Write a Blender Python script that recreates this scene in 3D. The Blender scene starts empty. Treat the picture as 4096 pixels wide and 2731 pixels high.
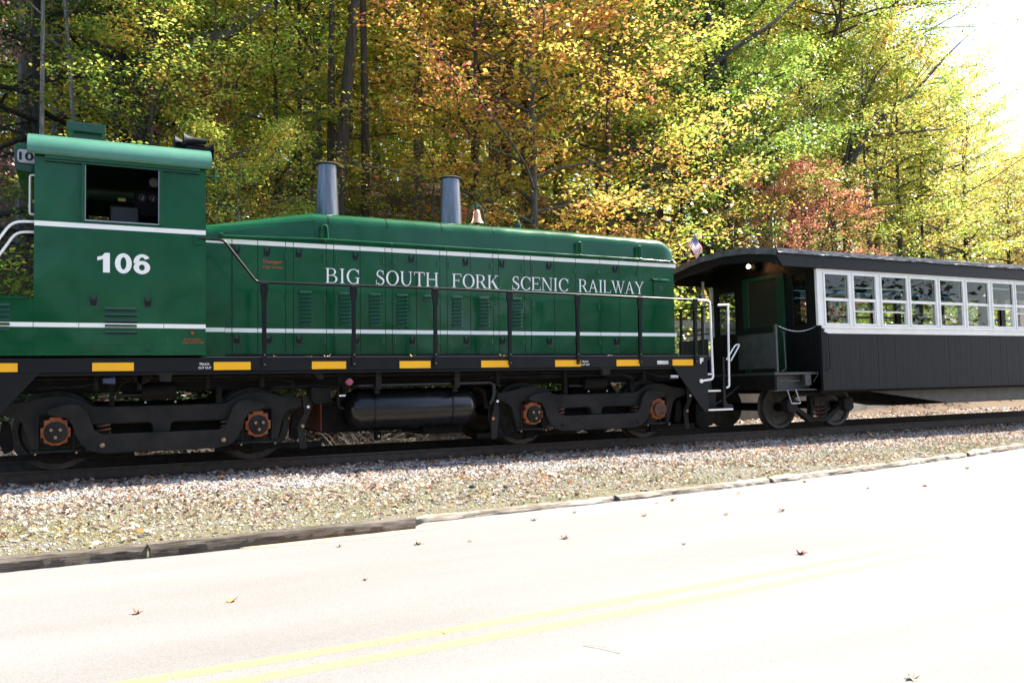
import bpy, math, random
import numpy as np
from mathutils import Vector, Matrix, noise as mn
rad = math.radians
S = bpy.context.scene
COL = S.collection
RND = random.Random(7)

# ------------------------------------------------------------------ camera
cam_d = bpy.data.cameras.new("camera"); cam = bpy.data.objects.new("camera", cam_d); COL.objects.link(cam)
CAM = Vector((0.3179, -13.2581, 1.2106)); YAW, PITCH, ROLL = 0.4661, 0.0341, -0.0116
_f = Vector((math.sin(YAW)*math.cos(PITCH), math.cos(YAW)*math.cos(PITCH), math.sin(PITCH)))
_r0 = Vector((math.cos(YAW), -math.sin(YAW), 0)); _u0 = _r0.cross(_f)
_r = _r0*math.cos(ROLL)+_u0*math.sin(ROLL); _u = _r.cross(_f)
m = Matrix((_r, _u, -_f)).transposed().to_4x4(); m.translation = CAM
cam.matrix_world = m
cam_d.sensor_width = 36; cam_d.lens = 3397.9/4096*36; cam_d.clip_start = .1; cam_d.clip_end = 2000
S.camera = cam
# ------------------------------------------------------------------ light
SUN_EL, SUN_AZ = 51.0, 4.0            # azimuth measured from +X towards +Y
W = bpy.data.worlds.new("World"); S.world = W; W.use_nodes = True
nt = W.node_tree; nt.nodes.clear()
sky = nt.nodes.new("ShaderNodeTexSky"); sky.sky_type = 'NISHITA'; sky.sun_disc = False
sky.sun_elevation = rad(SUN_EL); sky.sun_rotation = rad(90-SUN_AZ)
sky.air_density = .85; sky.dust_density = 2.2; sky.ozone_density = 1.0
bg = nt.nodes.new("ShaderNodeBackground"); bg.inputs[1].default_value = 0.125
wo = nt.nodes.new("ShaderNodeOutputWorld")
nt.links.new(sky.outputs[0], bg.inputs[0]); nt.links.new(bg.outputs[0], wo.inputs[0])
sl = bpy.data.lights.new("sun", 'SUN'); sl.energy = 5.0; sl.angle = rad(.53); sl.color = (1, .94, .84)
so = bpy.data.objects.new("sun", sl); COL.objects.link(so)
sd = Vector((math.cos(rad(SUN_EL))*math.cos(rad(SUN_AZ)), math.cos(rad(SUN_EL))*math.sin(rad(SUN_AZ)), math.sin(rad(SUN_EL))))
so.rotation_euler = sd.to_track_quat('Z', 'Y').to_euler(); so.location = (30, 5, 30)
S.view_settings.view_transform = 'Standard'; S.view_settings.look = 'None'
S.view_settings.exposure = 1.85; S.view_settings.gamma = 1; S.view_settings.use_curve_mapping = False
S.render.engine = 'CYCLES'
S.cycles.max_bounces = 8; S.cycles.transparent_max_bounces = 16; S.cycles.use_denoising = True
S.cycles.sample_clamp_indirect = 8; S.cycles.caustics_reflective = False; S.cycles.caustics_refractive = False

# ------------------------------------------------------------------ materials
def newmat(name):
    m = bpy.data.materials.new(name); m.use_nodes = True
    b = m.node_tree.nodes["Principled BSDF"]
    return m, m.node_tree, b
def N(nt, t, **k):
    n = nt.nodes.new(t)
    for a, v in k.items():
        if a.startswith('i_'):
            key = a[2:]; key = int(key) if key.isdigit() else key.replace('_', ' ')
            n.inputs[key].default_value = v
        else: setattr(n, a, v)
    return n
def ramp(nt, fac, stops, interp='LINEAR'):
    r = nt.nodes.new("ShaderNodeValToRGB"); r.color_ramp.interpolation = interp
    e = r.color_ramp.elements
    while len(e) < len(stops): e.new(.5)
    for q, (p, c) in zip(e, stops):
        q.position = p; q.color = (c[0], c[1], c[2], 1)
    nt.links.new(fac, r.inputs[0]); return r.outputs[0]
def mat(name, c, rough=.5, metal=0., c2=None, nscale=4., bump=0., bscale=30., coat=0., stretch=(1, 1, 1), spec=.5, wav=0., wscale=1., lo=.35, hi=.65, r2=None):
    m, nt, b = newmat(name)
    b.inputs['Roughness'].default_value = rough; b.inputs['Metallic'].default_value = metal
    b.inputs['Specular IOR Level'].default_value = spec
    b.inputs['Coat Weight'].default_value = coat; b.inputs['Coat Roughness'].default_value = .04
    tc = N(nt, "ShaderNodeTexCoord"); mp = N(nt, "ShaderNodeMapping"); mp.inputs['Scale'].default_value = stretch
    nt.links.new(tc.outputs['Object'], mp.inputs[0])
    if c2 is None: c2 = tuple(min(1, x*1.25) for x in c)
    nz = N(nt, "ShaderNodeTexNoise", i_Scale=nscale, i_Detail=6.0, i_Roughness=.6); nt.links.new(mp.outputs[0], nz.inputs['Vector'])
    col = ramp(nt, nz.outputs[0], [(lo, c), (hi, c2)]); nt.links.new(col, b.inputs['Base Color'])
    if r2 is not None:
        rr = N(nt, "ShaderNodeMapRange"); rr.inputs[1].default_value = lo; rr.inputs[2].default_value = hi
        rr.inputs[3].default_value = rough; rr.inputs[4].default_value = r2
        nt.links.new(nz.outputs[0], rr.inputs[0]); nt.links.new(rr.outputs[0], b.inputs['Roughness'])
    last = None
    if bump:
        n2 = N(nt, "ShaderNodeTexNoise", i_Scale=bscale, i_Detail=8.0); nt.links.new(mp.outputs[0], n2.inputs['Vector'])
        bp = N(nt, "ShaderNodeBump", i_Strength=bump, i_Distance=.02); nt.links.new(n2.outputs[0], bp.inputs['Height']); last = bp
    if wav:
        n3 = N(nt, "ShaderNodeTexNoise", i_Scale=wscale, i_Detail=1.5); nt.links.new(tc.outputs['Object'], n3.inputs['Vector'])
        bp = N(nt, "ShaderNodeBump", i_Strength=1.0, i_Distance=wav); nt.links.new(n3.outputs[0], bp.inputs['Height'])
        if last: nt.links.new(last.outputs[0], bp.inputs['Normal'])
        last = bp
    if last:
        nt.links.new(last.outputs[0], b.inputs['Normal'])
        if coat: nt.links.new(last.outputs[0], b.inputs['Coat Normal'])
    return m
M = {}
M['green'] = mat('green_enamel', (.0006, .058, .020), .13, c2=(.004, .082, .030), nscale=1.3, coat=.2, spec=.22, lo=.38, hi=.68, wav=.022, wscale=1.7, bump=.02, bscale=60, r2=.3)  # paler blotches in the base colour stand in for uneven reflections
M['greenroof'] = mat('green_roof_sky_tint', (.03, .135, .085), .36, c2=(.06, .19, .13), nscale=1.6, coat=.3, wav=.01, wscale=1.5)  # reflected sky painted in: paler than the body green, with blotches
M['louver'] = mat('louver_green', (.004, .06, .036), .3, nscale=9, spec=.8)  # base shifted bluer than the hood green to suggest reflected sky
M['greendark'] = mat('green_hardware', (.002, .042, .018), .3, nscale=9)
M['white'] = mat('white_paint', (.84, .815, .76), .45, c2=(.88, .86, .81), nscale=5)
M['cream'] = mat('cream_white_wood', (.80, .765, .70), .55, c2=(.88, .85, .785), nscale=6, bump=.1, bscale=40)
M['black'] = mat('black_sill_paint', (.003, .0033, .0048), .5, c2=(.006, .0064, .008), nscale=5, spec=.22, bump=.06, bscale=25, r2=.5)
M['rail_black'] = mat('black_gloss_handrail', (.003, .003, .0038), .3, c2=(.006, .006, .007), nscale=14, spec=.25)
M['truck'] = mat('dusty_grey_truck_steel', (.010, .0098, .0093), .8, c2=(.022, .020, .018), nscale=3.5, spec=.2, bump=.25, bscale=35)
M['under'] = mat('grimy_underframe', (.0025, .0022, .002), .85, c2=(.010, .0078, .0065), nscale=7, spec=.18, bump=.3, bscale=30)
M['tank'] = mat('glossy_black_tank', (.006, .006, .0072), .2, c2=(.009, .0085, .0085), nscale=4, r2=.28, spec=.4)
M['rust'] = mat('orange_rust', (.20, .052, .016), .85, c2=(.33, .10, .03), nscale=14, bump=.3, bscale=50)
M['rustdark'] = mat('brown_rust', (.05, .022, .014), .85, c2=(.12, .05, .03), nscale=12, bump=.3, bscale=50)
M['bolt'] = mat('worn_brass_bolt', (.25, .16, .08), .5, metal=.6, nscale=20)
M['rail'] = mat('rusty_rail_steel', (.035, .022, .016), .7, c2=(.07, .045, .03), nscale=12, bump=.2)
M['railtop'] = mat('worn_rail_head', (.25, .22, .20), .35, metal=.8, nscale=8)
M['wheel'] = mat('wheel_steel', (.03, .027, .025), .6, c2=(.07, .06, .05), nscale=9, metal=.3)
M['tie'] = mat('creosoted_sleeper', (.03, .024, .02), .9, c2=(.07, .055, .045), nscale=8, stretch=(8, 1, 8))
M['yellow'] = mat('yellow_reflective_sheet', (.95, .47, .001), .4, c2=(.88, .42, .001), nscale=3)
M['red'] = mat('faded_red_paint', (.35, .03, .01), .5)
M['redpipe'] = mat('red_edge_paint', (.16, .01, .01), .4)
M['pink'] = mat('pink_filler_cap', (.30, .05, .09), .5)
M['stack'] = mat('galvanised_stack', (.10, .105, .115), .36, metal=.8, c2=(.18, .185, .20), nscale=3, stretch=(9, 9, .6), r2=.28)
M['rimdark'] = mat('dark_stack_rim', (.03, .03, .035), .5)
M['brass'] = mat('polished_bronze_bell', (.60, .33, .19), .22, metal=1, nscale=6)
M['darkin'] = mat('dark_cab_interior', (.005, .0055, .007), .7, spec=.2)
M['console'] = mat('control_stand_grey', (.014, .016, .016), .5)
M['carblack'] = mat('weathered_black_boards', (.0062, .0064, .0072), .6, c2=(.0125, .0125, .0135), nscale=2.2, stretch=(14, 14, .7), spec=.22, bump=.1, bscale=12)
M['carfascia'] = mat('black_wood_fascia', (.0045, .0048, .0055), .5, c2=(.008, .0084, .0095), nscale=4, spec=.22)
M['canvas'] = mat('black_roof_canvas', (.06, .057, .058), .4, c2=(.14, .135, .135), nscale=5)
M['carinside'] = mat('carriage_interior_brown', (.05, .03, .022), .7, c2=(.09, .055, .04), nscale=5)
M['doorgreen'] = mat('dark_green_door', (.002, .04, .018), .4)
M['doorscreen'] = mat('olive_door_screen', (.018, .018, .010), .45)
M['platformgrey'] = mat('platform_steel', (.03, .029, .030), .5, c2=(.06, .056, .054), nscale=5, bump=.1)
M['plant'] = mat('house_plant_green', (.03, .12, .02), .5)
M['chain'] = mat('galvanised_chain', (.3, .3, .32), .4, metal=.7)
M['concrete'] = mat('pale_concrete', (.22, .21, .195), .85, c2=(.31, .295, .27), nscale=2, bump=.2)
M['asphalt'] = None
def emit(name, c, s):
    m, nt, b = newmat(name); b.inputs['Emission Color'].default_value = (*c, 1); b.inputs['Emission Strength'].default_value = s
    b.inputs['Base Color'].default_value = (*c, 1); return m
M['lamp'] = emit('lit_bulb', (1, .62, .30), 14); M['led'] = emit('blue_led', (.03, .45, .9), .5)
def glassmat(name, tint=(1, 1, 1), base=.03):
    m, nt, b = newmat(name); nt.nodes.remove(b); o = nt.nodes['Material Output']
    t = N(nt, "ShaderNodeBsdfTransparent"); t.inputs[0].default_value = (*tint, 1)
    g = N(nt, "ShaderNodeBsdfGlossy"); g.inputs['Roughness'].default_value = .01
    lw = N(nt, "ShaderNodeLayerWeight", i_Blend=.5); pw = N(nt, "ShaderNodeMath", operation='POWER'); pw.inputs[1].default_value = 5
    nt.links.new(lw.outputs['Facing'], pw.inputs[0]); fr = N(nt, "ShaderNodeMath", operation='MULTIPLY_ADD'); fr.inputs[1].default_value = .95; fr.inputs[2].default_value = .035
    nt.links.new(pw.outputs[0], fr.inputs[0]); mx = N(nt, "ShaderNodeMixShader")
    nt.links.new(fr.outputs[0], mx.inputs[0]); nt.links.new(t.outputs[0], mx.inputs[1]); nt.links.new(g.outputs[0], mx.inputs[2])
    nt.links.new(mx.outputs[0], o.inputs[0]); return m
M['glass'] = glassmat('window_glass', (.72, .75, .73))

# ------------------------------------------------------------------ mesh builder
class MB:
    def __init__(s): s.v = []; s.f = []; s.mi = []; s.cur = 0
    def add(s, vs, fs):
        o = len(s.v); s.v += [tuple(v) for v in vs]; s.f += [tuple(i+o for i in f) for f in fs]; s.mi += [s.cur]*len(fs); return s
    def box(s, x0, x1, y0, y1, z0, z1):
        vs = [(x0,y0,z0),(x1,y0,z0),(x1,y1,z0),(x0,y1,z0),(x0,y0,z1),(x1,y0,z1),(x1,y1,z1),(x0,y1,z1)]
        return s.add(vs, [(3,2,1,0),(4,5,6,7),(0,1,5,4),(1,2,6,5),(2,3,7,6),(3,0,4,7)])
    def prism(s, pts, a0, a1, axis='y'):
        # pts outline (p,q); extruded along axis: y -> (p,·,q) ; x -> (·,p,q) ; z -> (p,q,·)
        A = sum(pts[i][0]*pts[(i+1) % len(pts)][1]-pts[(i+1) % len(pts)][0]*pts[i][1] for i in range(len(pts)))
        if A < 0: pts = pts[::-1]
        n = len(pts)
        g = {'y': lambda p, q, a: (p, a, q), 'x': lambda p, q, a: (a, p, q), 'z': lambda p, q, a: (p, q, a)}[axis]
        if axis == 'y' : lo, hi = a0, a1
        else: lo, hi = a1, a0
        vs = [g(p, q, lo) for p, q in pts]+[g(p, q, hi) for p, q in pts]
        fs = [tuple(range(n)), tuple(range(2*n-1, n-1, -1))]+[(i, i+n, (i+1) % n+n, (i+1) % n) for i in range(n)]
        return s.add(vs, fs)
    def cyl(s, c, r, h, axis='z', n=20, r2=None, cap=True):
        return s.lathe([(r, 0), (r if r2 is None else r2, h)], c, axis, n, cap)
    def lathe(s, prof, c, axis='z', n=24, cap=True, a0=0., sx=1, sy=1):
        vs = []; fs = []
        for r, h in prof:
            for i in range(n):
                a = a0+2*math.pi*i/n; p, q = r*math.cos(a)*sx, r*math.sin(a)*sy
                vs.append({'z': (c[0]+p, c[1]+q, c[2]+h), 'y': (c[0]+p, c[1]-h, c[2]+q), 'x': (c[0]+h, c[1]+p, c[2]+q)}[axis])
        for k in range(len(prof)-1):
            for i in range(n):
                j = (i+1) % n; fs.append((k*n+i, k*n+j, (k+1)*n+j, (k+1)*n+i))
        if cap:
            fs.append(tuple(range(n-1, -1, -1))); e = (len(prof)-1)*n; fs.append(tuple(range(e, e+n)))
        return s.add(vs, fs)
    def tube(s, pts, r, n=8, cap=True):
        pts = [Vector(p) for p in pts]; rs = r if isinstance(r, (list, tuple)) else [r]*len(pts)
        vs = []; fs = []; prev = None
        for i, p in enumerate(pts):
            d = (pts[min(i+1, len(pts)-1)]-pts[max(i-1, 0)]).normalized()
            if prev is None: x = d.orthogonal().normalized()
            else:
                x = prev-d*prev.dot(d)
                x = x.normalized() if x.length > 1e-6 else d.orthogonal().normalized()
            prev = x; y = d.cross(x)
            for k in range(n):
                a = 2*math.pi*k/n; vs.append(p+(x*math.cos(a)+y*math.sin(a))*rs[i])
        for i in range(len(pts)-1):
            for k in range(n):
                j = (k+1) % n; fs.append((i*n+k, i*n+j, (i+1)*n+j, (i+1)*n+k))
        if cap: fs.append(tuple(range(n-1, -1, -1))); e = (len(pts)-1)*n; fs.append(tuple(range(e, e+n)))
        return s.add(vs, fs)
    def mesh(s, name, mats, smooth=False):
        me = bpy.data.meshes.new(name); me.from_pydata(s.v, [], s.f)
        if not isinstance(mats, (list, tuple)): mats = [mats]
        for q in mats: me.materials.append(q)
        if len(mats) > 1: me.polygons.foreach_set('material_index', s.mi)
        if smooth:
            me.polygons.foreach_set('use_smooth', [True]*len(me.polygons))
            try: me.set_sharp_from_angle(angle=rad(38))
            except Exception: pass
        me.update(); return me
    def build(s, name, mats, parent=None, smooth=False, bevel=0, **k):
        if not isinstance(mats, (list, tuple)): mats = M[mats] if isinstance(mats, str) else mats
        else: mats = [M[q] if isinstance(q, str) else q for q in mats]
        o = link(name, s.mesh(name, mats, smooth), parent)
        if bevel:
            b = o.modifiers.new('bevel', 'BEVEL'); b.width = bevel; b.segments = 2; b.limit_method = 'ANGLE'; b.angle_limit = rad(40)
        tag(o, **k); return o
def fillet(pts, r=.03, n=3):
    out = []; L = len(pts)
    for i in range(L):
        a, b, c = Vector(pts[i-1]), Vector(pts[i]), Vector(pts[(i+1) % L])
        d1 = (a-b); d2 = (c-b); k = min(r, d1.length*.45, d2.length*.45)
        p = b+d1.normalized()*k; q = b+d2.normalized()*k
        for t in range(n+1):
            t /= n; out.append(tuple(p*(1-t)**2+b*2*t*(1-t)+q*t*t))
    return out
def arcpath(pts, r=.08, n=4):
    out = [Vector(pts[0])]
    for i in range(1, len(pts)-1):
        a, b, c = Vector(pts[i-1]), Vector(pts[i]), Vector(pts[i+1]); d1 = a-b; d2 = c-b; k = min(r, d1.length*.48, d2.length*.48)
        p = b+d1.normalized()*k; q = b+d2.normalized()*k
        for t in range(n+1): t /= n; out.append(p*(1-t)**2+b*2*t*(1-t)+q*t*t)
    return out+[Vector(pts[-1])]
def link(name, me, parent=None, loc=None):
    o = bpy.data.objects.new(name, me); COL.objects.link(o)
    if parent is not None:
        o.parent = parent
        if parent.get('_root'): o.matrix_parent_inverse = Matrix.Translation(parent.location).inverted()
    if loc is not None: o.location = loc
    return o
def tag(o, label=None, cat=None, group=None, kind=None):
    if label: o['label'] = label
    if cat: o['category'] = cat
    if group: o['group'] = group
    if kind: o['kind'] = kind
    return o
def thing(name, label, cat, loc=(0, 0, 0), group=None):
    o = bpy.data.objects.new(name, None); COL.objects.link(o); o.location = loc; o['_root'] = True
    o.empty_display_size = .2
    return tag(o, label, cat, group)

# ------------------------------------------------------------------ lettering
def ell(cx, cy, rx, ry, a): return (cx+rx*math.cos(a), cy+ry*math.sin(a))
def ring(cx, cy, rx, ry, tx, ty, a0=0, a1=360, n=22, sh=0):
    """strip polygons between an outer ellipse and a narrower inner one"""
    out = []
    for i in range(n):
        b0 = rad(a0+(a1-a0)*i/n); b1 = rad(a0+(a1-a0)*(i+1)/n)
        out.append([ell(cx, cy, rx, ry, b0), ell(cx, cy, rx, ry, b1), ell(cx+sh, cy, rx-tx, ry-ty, b1), ell(cx+sh, cy, rx-tx, ry-ty, b0)])
    return out
R4 = lambda x0, y0, x1, y1: [(x0, y0), (x1, y0), (x1, y1), (x0, y1)]
def stem(x, w=.13, y0=0, y1=1, s0=1, s1=1):
    o = [R4(x, y0, x+w, y1)]; e = .085
    if s0: o.append(R4(x-e, y0, x+w+e, y0+.035)); o += [[(x-.03, y0+.035), (x+w+.03, y0+.035), (x+w, y0+.09), (x, y0+.09)]]
    if s1: o.append(R4(x-e, y1-.035, x+w+e, y1)); o += [[(x, y1-.09), (x+w, y1-.09), (x+w+.03, y1-.035), (x-.03, y1-.035)]]
    return o
def bar(x0, y0, x1, y1, w):
    return [[(x0-w/2, y0), (x0+w/2, y0), (x1+w/2, y1), (x1-w/2, y1)]]
def sf(x, y, up, w=.32):  # free serif
    return [R4(x-w/2, y, x+w/2, y+.035) if up else R4(x-w/2, y-.035, x+w/2, y)]
def glyph(c):
    t = .13; h = .045
    if c == 'I': return stem(.18), .5
    if c == 'B': return stem(.13)+[R4(.2, .965, .5, 1), R4(.2, .50, .52, .54), R4(.2, 0, .52, .035)]+ring(.48, .7625, .30, .2375, .13, .04, -90, 90, 12)+ring(.52, .27, .36, .27, .14, .04, -90, 90, 12), .97
    if c == 'G': return ring(.56, .5, .50, .52, .15, .045, 38, 318, 26)+[R4(.79, .02, .92, .42), R4(.66, .40, 1.02, .435)]+[[(.90, .66), (.94, .66), (.94, 1.0), (.90, .98)]], 1.09
    if c == 'C': return ring(.56, .5, .50, .52, .15, .045, 38, 322, 26)+[[(.90, .64), (.94, .64), (.94, 1.01), (.90, .98)]], 1.0
    if c == 'S': return (ring(.40, .745, .28, .27, .11, .045, 35, 235, 14)+ring(.40, .265, .31, .285, .12, .045, -145, 55, 14)
                         +[[(.16, .62), (.30, .66), (.66, .42), (.54, .33)]]+[R4(.60, .70, .635, 1.0), R4(.08, -.02, .115, .32)]), .78
    if c == 'O': return ring(.545, .5, .49, .52, .15, .045, 0, 360, 30), 1.09
    if c == 'U': return stem(.14, s0=0, y0=.34)+[R4(.84, .34, .895, .965), R4(.72, .965, 1.02, 1)]+ring(.5175, .36, .3775, .38, .12, .05, 180, 360, 16, sh=.03), 1.09
    if c == 'T': return stem(.395, s1=0)+[R4(.05, .95, .87, 1.0), R4(.05, .76, .085, .95), R4(.835, .76, .87, .95)], .92
    if c == 'H': return stem(.14)+stem(.82)+[R4(.27, .49, .82, .54)], 1.09
    if c == 'F': return stem(.13)+[R4(.2, .955, .78, 1), R4(.75, .76, .785, .955), R4(.26, .49, .6, .535), R4(.57, .40, .605, .63)], .84
    if c == 'E': return stem(.13)+[R4(.2, .955, .80, 1), R4(.77, .77, .805, .955), R4(.26, .49, .62, .535), R4(.59, .40, .625, .63), R4(.2, 0, .84, .045), [(.80, .045), (.84, .045), (.88, .25), (.85, .25)]], .92
    if c == 'L': return stem(.13)+[R4(.2, 0, .82, .045), [(.78, .045), (.82, .045), (.87, .27), (.835, .27)]], .90
    if c == 'R': return stem(.13)+[R4(.2, .965, .5, 1), R4(.2, .47, .52, .51)]+ring(.48, .735, .31, .265, .13, .04, -90, 90, 12)+[[(.44, .48), (.58, .48), (.93, .0), (.76, .0)], R4(.74, 0, 1.02, .035)], 1.0
    if c == 'K': return stem(.13)+bar(.30, .45, .80, .96, .06)+sf(.80, 1, 0)+[[(.38, .55), (.50, .66), (.93, .0), (.74, .0)]]+sf(.86, 0, 1, .36), 1.09
    if c == 'N': return [R4(.15, .03, .20, .97), R4(.89, .0, .94, .97), [(.08, 1), (.26, 1), (.94, -.01), (.86, -.01)]]+sf(.175, 0, 1)+sf(.915, 1, 0)+sf(.12, 1, 0, .22), 1.09
    if c == 'A': return [[(.13, 0), (.19, 0), (.56, .93), (.51, 1.0)], [(.50, 1.0), (.57, 1.0), (.97, 0), (.81, 0)], R4(.28, .33, .76, .37)]+sf(.14, 0, 1, .3)+sf(.89, 0, 1, .36), 1.09
    if c == 'Y': return [[(.08, 1), (.24, 1), (.61, .46), (.48, .46)], [(.87, 1), (.93, 1), (.60, .44), (.55, .50)]]+stem(.475, y1=.5, s1=0)+sf(.16, 1, 0, .36)+sf(.90, 1, 0, .28), 1.05
    if c == 'W': return [[(.06, 1), (.21, 1), (.52, 0), (.45, 0)], [(.70, 1), (.75, 1), (.51, 0), (.46, 0)], [(.62, 1), (.77, 1), (1.04, 0), (.97, 0)], [(1.30, 1), (1.35, 1), (1.03, 0), (.98, 0)]]+sf(.13, 1, 0, .34)+sf(.69, 1, 0, .34)+sf(1.32, 1, 0, .26), 1.43
    return [], .4
def word(txt, x0, x1, z0, z1, y, parent, mt='white', name='painted_word', label=None, end=0.0):
    w = sum(glyph(c)[1] for c in txt); sx = (x1-x0)/(w-.06); h = z1-z0; mb = MB(); x = 0; k = 0
    for c in txt:
        ps, a = glyph(c)
        for p in ps:
            yy = y-.00025*k; k = (k+1) % 8
            vs = [(x0+(x+q[0]-.05)*sx, yy, z0+q[1]*h) for q in p]
            A = sum(p[i][0]*p[(i+1) % len(p)][1]-p[(i+1) % len(p)][0]*p[i][1] for i in range(len(p)))
            if A < 0: vs = vs[::-1]
            mb.add(vs, [tuple(range(len(vs)))])
        x += a
    return mb.build(name, mt, parent, label=label)
def sans(txt, x0, x1, z0, z1, y, parent, mt='white', bold=0., name='painted_lettering', axis='y', label=None):
    cu = bpy.data.curves.new(name, 'FONT'); cu.body = txt; cu.offset = bold; cu.fill_mode = 'FRONT'; cu.resolution_u = 6; cu.space_line = .8
    cu.align_x = 'CENTER'
    t = bpy.data.objects.new('tmp', cu); COL.objects.link(t)
    dg = bpy.context.evaluated_depsgraph_get(); me = bpy.data.meshes.new_from_object(t.evaluated_get(dg))
    COL.objects.unlink(t); bpy.data.objects.remove(t)
    n = len(me.vertices); a = np.empty(n*3); me.vertices.foreach_get('co', a); a = a.reshape(-1, 3)
    lo = a.min(0); hi = a.max(0); b = np.empty_like(a)
    b[:, 0] = x0+(a[:, 0]-lo[0])/(hi[0]-lo[0])*(x1-x0); b[:, 2] = z0+(a[:, 1]-lo[1])/(hi[1]-lo[1])*(z1-z0); b[:, 1] = y
    me.vertices.foreach_set('co', b.ravel()); me.materials.clear(); me.materials.append(M[mt] if isinstance(mt, str) else mt); me.update()
    o = link(name, me, parent); tag(o, label=label); return o

# ------------------------------------------------------------------ ground, road
def yk(x):
    if x <= 0: return -5.08
    if x < 17: return -5.08+.0065*x*x
    return -5.08+.0065*289+(1-math.exp(-(x-17)*.22/.6))*.6
def ye(x):
    return yk(x)+.33*min(1, max(0, (x-3.36)/.08))
def hill(x, y):
    """terrain behind the track"""
    if y < 3: return -.17
    t = max(0, y-4.8)
    s = min(1, max(0, (x+40)/50.0)); far = max(0, min(1, (x-26)/30.0))
    h = 17*(1-math.exp(-t/22.0))*(1-.80*far)
    return -.17+h+.18*mn.noise(Vector((x*.25, y*.25, 0)))*min(1, t/3)
def gz(x, y):
    k = ye(x)
    if y > 3: return hill(x, y)
    if y > -1.45: return -.17
    if y > k+.12: 
        t = (y-k)/(-1.45-k); return -.325-.032*min(1, max(0, (x-3.36)/.08))+(.155)*(t**.7)+.010*mn.noise(Vector((x*2, y*2, 3)))
    if y > k-7.2: return -.44
    return -.40-.02*(k-7.2-y)*.3
def grid_obj(name, xs, ys, fz, mt, **k):
    nx, ny = len(xs), len(ys)
    v = [(x, y, fz(x, y)) for y in ys for x in xs]
    f = [(j*nx+i, j*nx+i+1, (j+1)*nx+i+1, (j+1)*nx+i) for j in range(ny-1) for i in range(nx-1)]
    me = bpy.data.meshes.new(name); me.from_pydata(v, [], f); me.materials.append(mt)
    me.polygons.foreach_set('use_smooth', [True]*len(f)); me.update()
    o = link(name, me); tag(o, **k); return o
def ground_mat():
    m, nt, b = newmat('verge_and_forest_floor'); b.inputs['Roughness'].default_value = .95
    tc = N(nt, "ShaderNodeTexCoord"); sp = N(nt, "ShaderNodeSeparateXYZ"); nt.links.new(tc.outputs['Object'], sp.inputs[0])
    n1 = N(nt, "ShaderNodeTexNoise", i_Scale=1.1, i_Detail=8.0); n2 = N(nt, "ShaderNodeTexNoise", i_Scale=26., i_Detail=6.0)
    vo = N(nt, "ShaderNodeTexVoronoi", i_Scale=32.)
    for q in (n1, n2, vo): nt.links.new(tc.outputs['Object'], q.inputs['Vector'])
    grav = ramp(nt, vo.outputs['Distance'], [(.0, (.46, .44, .42)), (.5, (.30, .285, .27)), (.9, (.10, .09, .08))])
    soil = ramp(nt, n2.outputs[0], [(.3, (.045, .034, .022)), (.47, (.12, .095, .065)), (.58, (.10, .105, .04)), (.75, (.24, .20, .155))])
    add = N(nt, "ShaderNodeMath", operation='MULTIPLY_ADD'); add.inputs[1].default_value = 1.6; nt.links.new(n1.outputs[0], add.inputs[0]); nt.links.new(sp.outputs['Y'], add.inputs[2])
    mr = N(nt, "ShaderNodeMapRange"); mr.inputs[1].default_value = -1.9; mr.inputs[2].default_value = -1.2; nt.links.new(add.outputs[0], mr.inputs[0])
    mx = N(nt, "ShaderNodeMix", data_type='RGBA'); nt.links.new(mr.outputs[0], mx.inputs[0]); nt.links.new(soil, mx.inputs[6]); nt.links.new(grav, mx.inputs[7])
    mr2 = N(nt, "ShaderNodeMapRange"); mr2.inputs[1].default_value = 2.0; mr2.inputs[2].default_value = 3.2; nt.links.new(sp.outputs['Y'], mr2.inputs[0])
    fl = ramp(nt, n2.outputs[0], [(.3, (.03, .022, .014)), (.55, (.10, .06, .03)), (.75, (.18, .10, .04))])
    mx2 = N(nt, "ShaderNodeMix", data_type='RGBA'); nt.links.new(mr2.outputs[0], mx2.inputs[0]); nt.links.new(mx.outputs[2], mx2.inputs[6]); nt.links.new(fl, mx2.inputs[7])
    nt.links.new(mx2.outputs[2], b.inputs['Base Color'])
    bp = N(nt, "ShaderNodeBump", i_Strength=.8, i_Distance=.03); nt.links.new(n2.outputs[0], bp.inputs['Height']); nt.links.new(bp.outputs[0], b.inputs['Normal'])
    return m
def asphalt_mat():
    m, nt, b = newmat('pale_worn_asphalt'); b.inputs['Roughness'].default_value = .85
    tc = N(nt, "ShaderNodeTexCoord"); mp = N(nt, "ShaderNodeMapping"); mp.inputs['Scale'].default_value = (.12, .9, 1)
    nt.links.new(tc.outputs['Object'], mp.inputs[0])
    n1 = N(nt, "ShaderNodeTexNoise", i_Scale=1.0, i_Detail=6.0); nt.links.new(mp.outputs[0], n1.inputs['Vector'])
    n2 = N(nt, "ShaderNodeTexVoronoi", i_Scale=120.); n3 = N(nt, "ShaderNodeTexNoise", i_Scale=130., i_Detail=3.)
    for q in (n2, n3): nt.links.new(tc.outputs['Object'], q.inputs['Vector'])
    c1 = ramp(nt, n1.outputs[0], [(.3, (.130, .125, .118)), (.7, (.188, .181, .171))])
    c2 = ramp(nt, n2.outputs['Color'], [(.0, (.72, .72, .72)), (.35, (.96, .96, .96)), (1, (1.1, 1.09, 1.08))])
    mx = N(nt, "ShaderNodeMix", data_type='RGBA', blend_type='MULTIPLY'); mx.inputs[0].default_value = 1
    nt.links.new(c1, mx.inputs[6]); nt.links.new(c2, mx.inputs[7]); nt.links.new(mx.outputs[2], b.inputs['Base Color'])
    bp = N(nt, "ShaderNodeBump", i_Strength=.5, i_Distance=.006); nt.links.new(n3.outputs[0], bp.inputs['Height']); nt.links.new(bp.outputs[0], b.inputs['Normal'])
    return m
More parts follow.
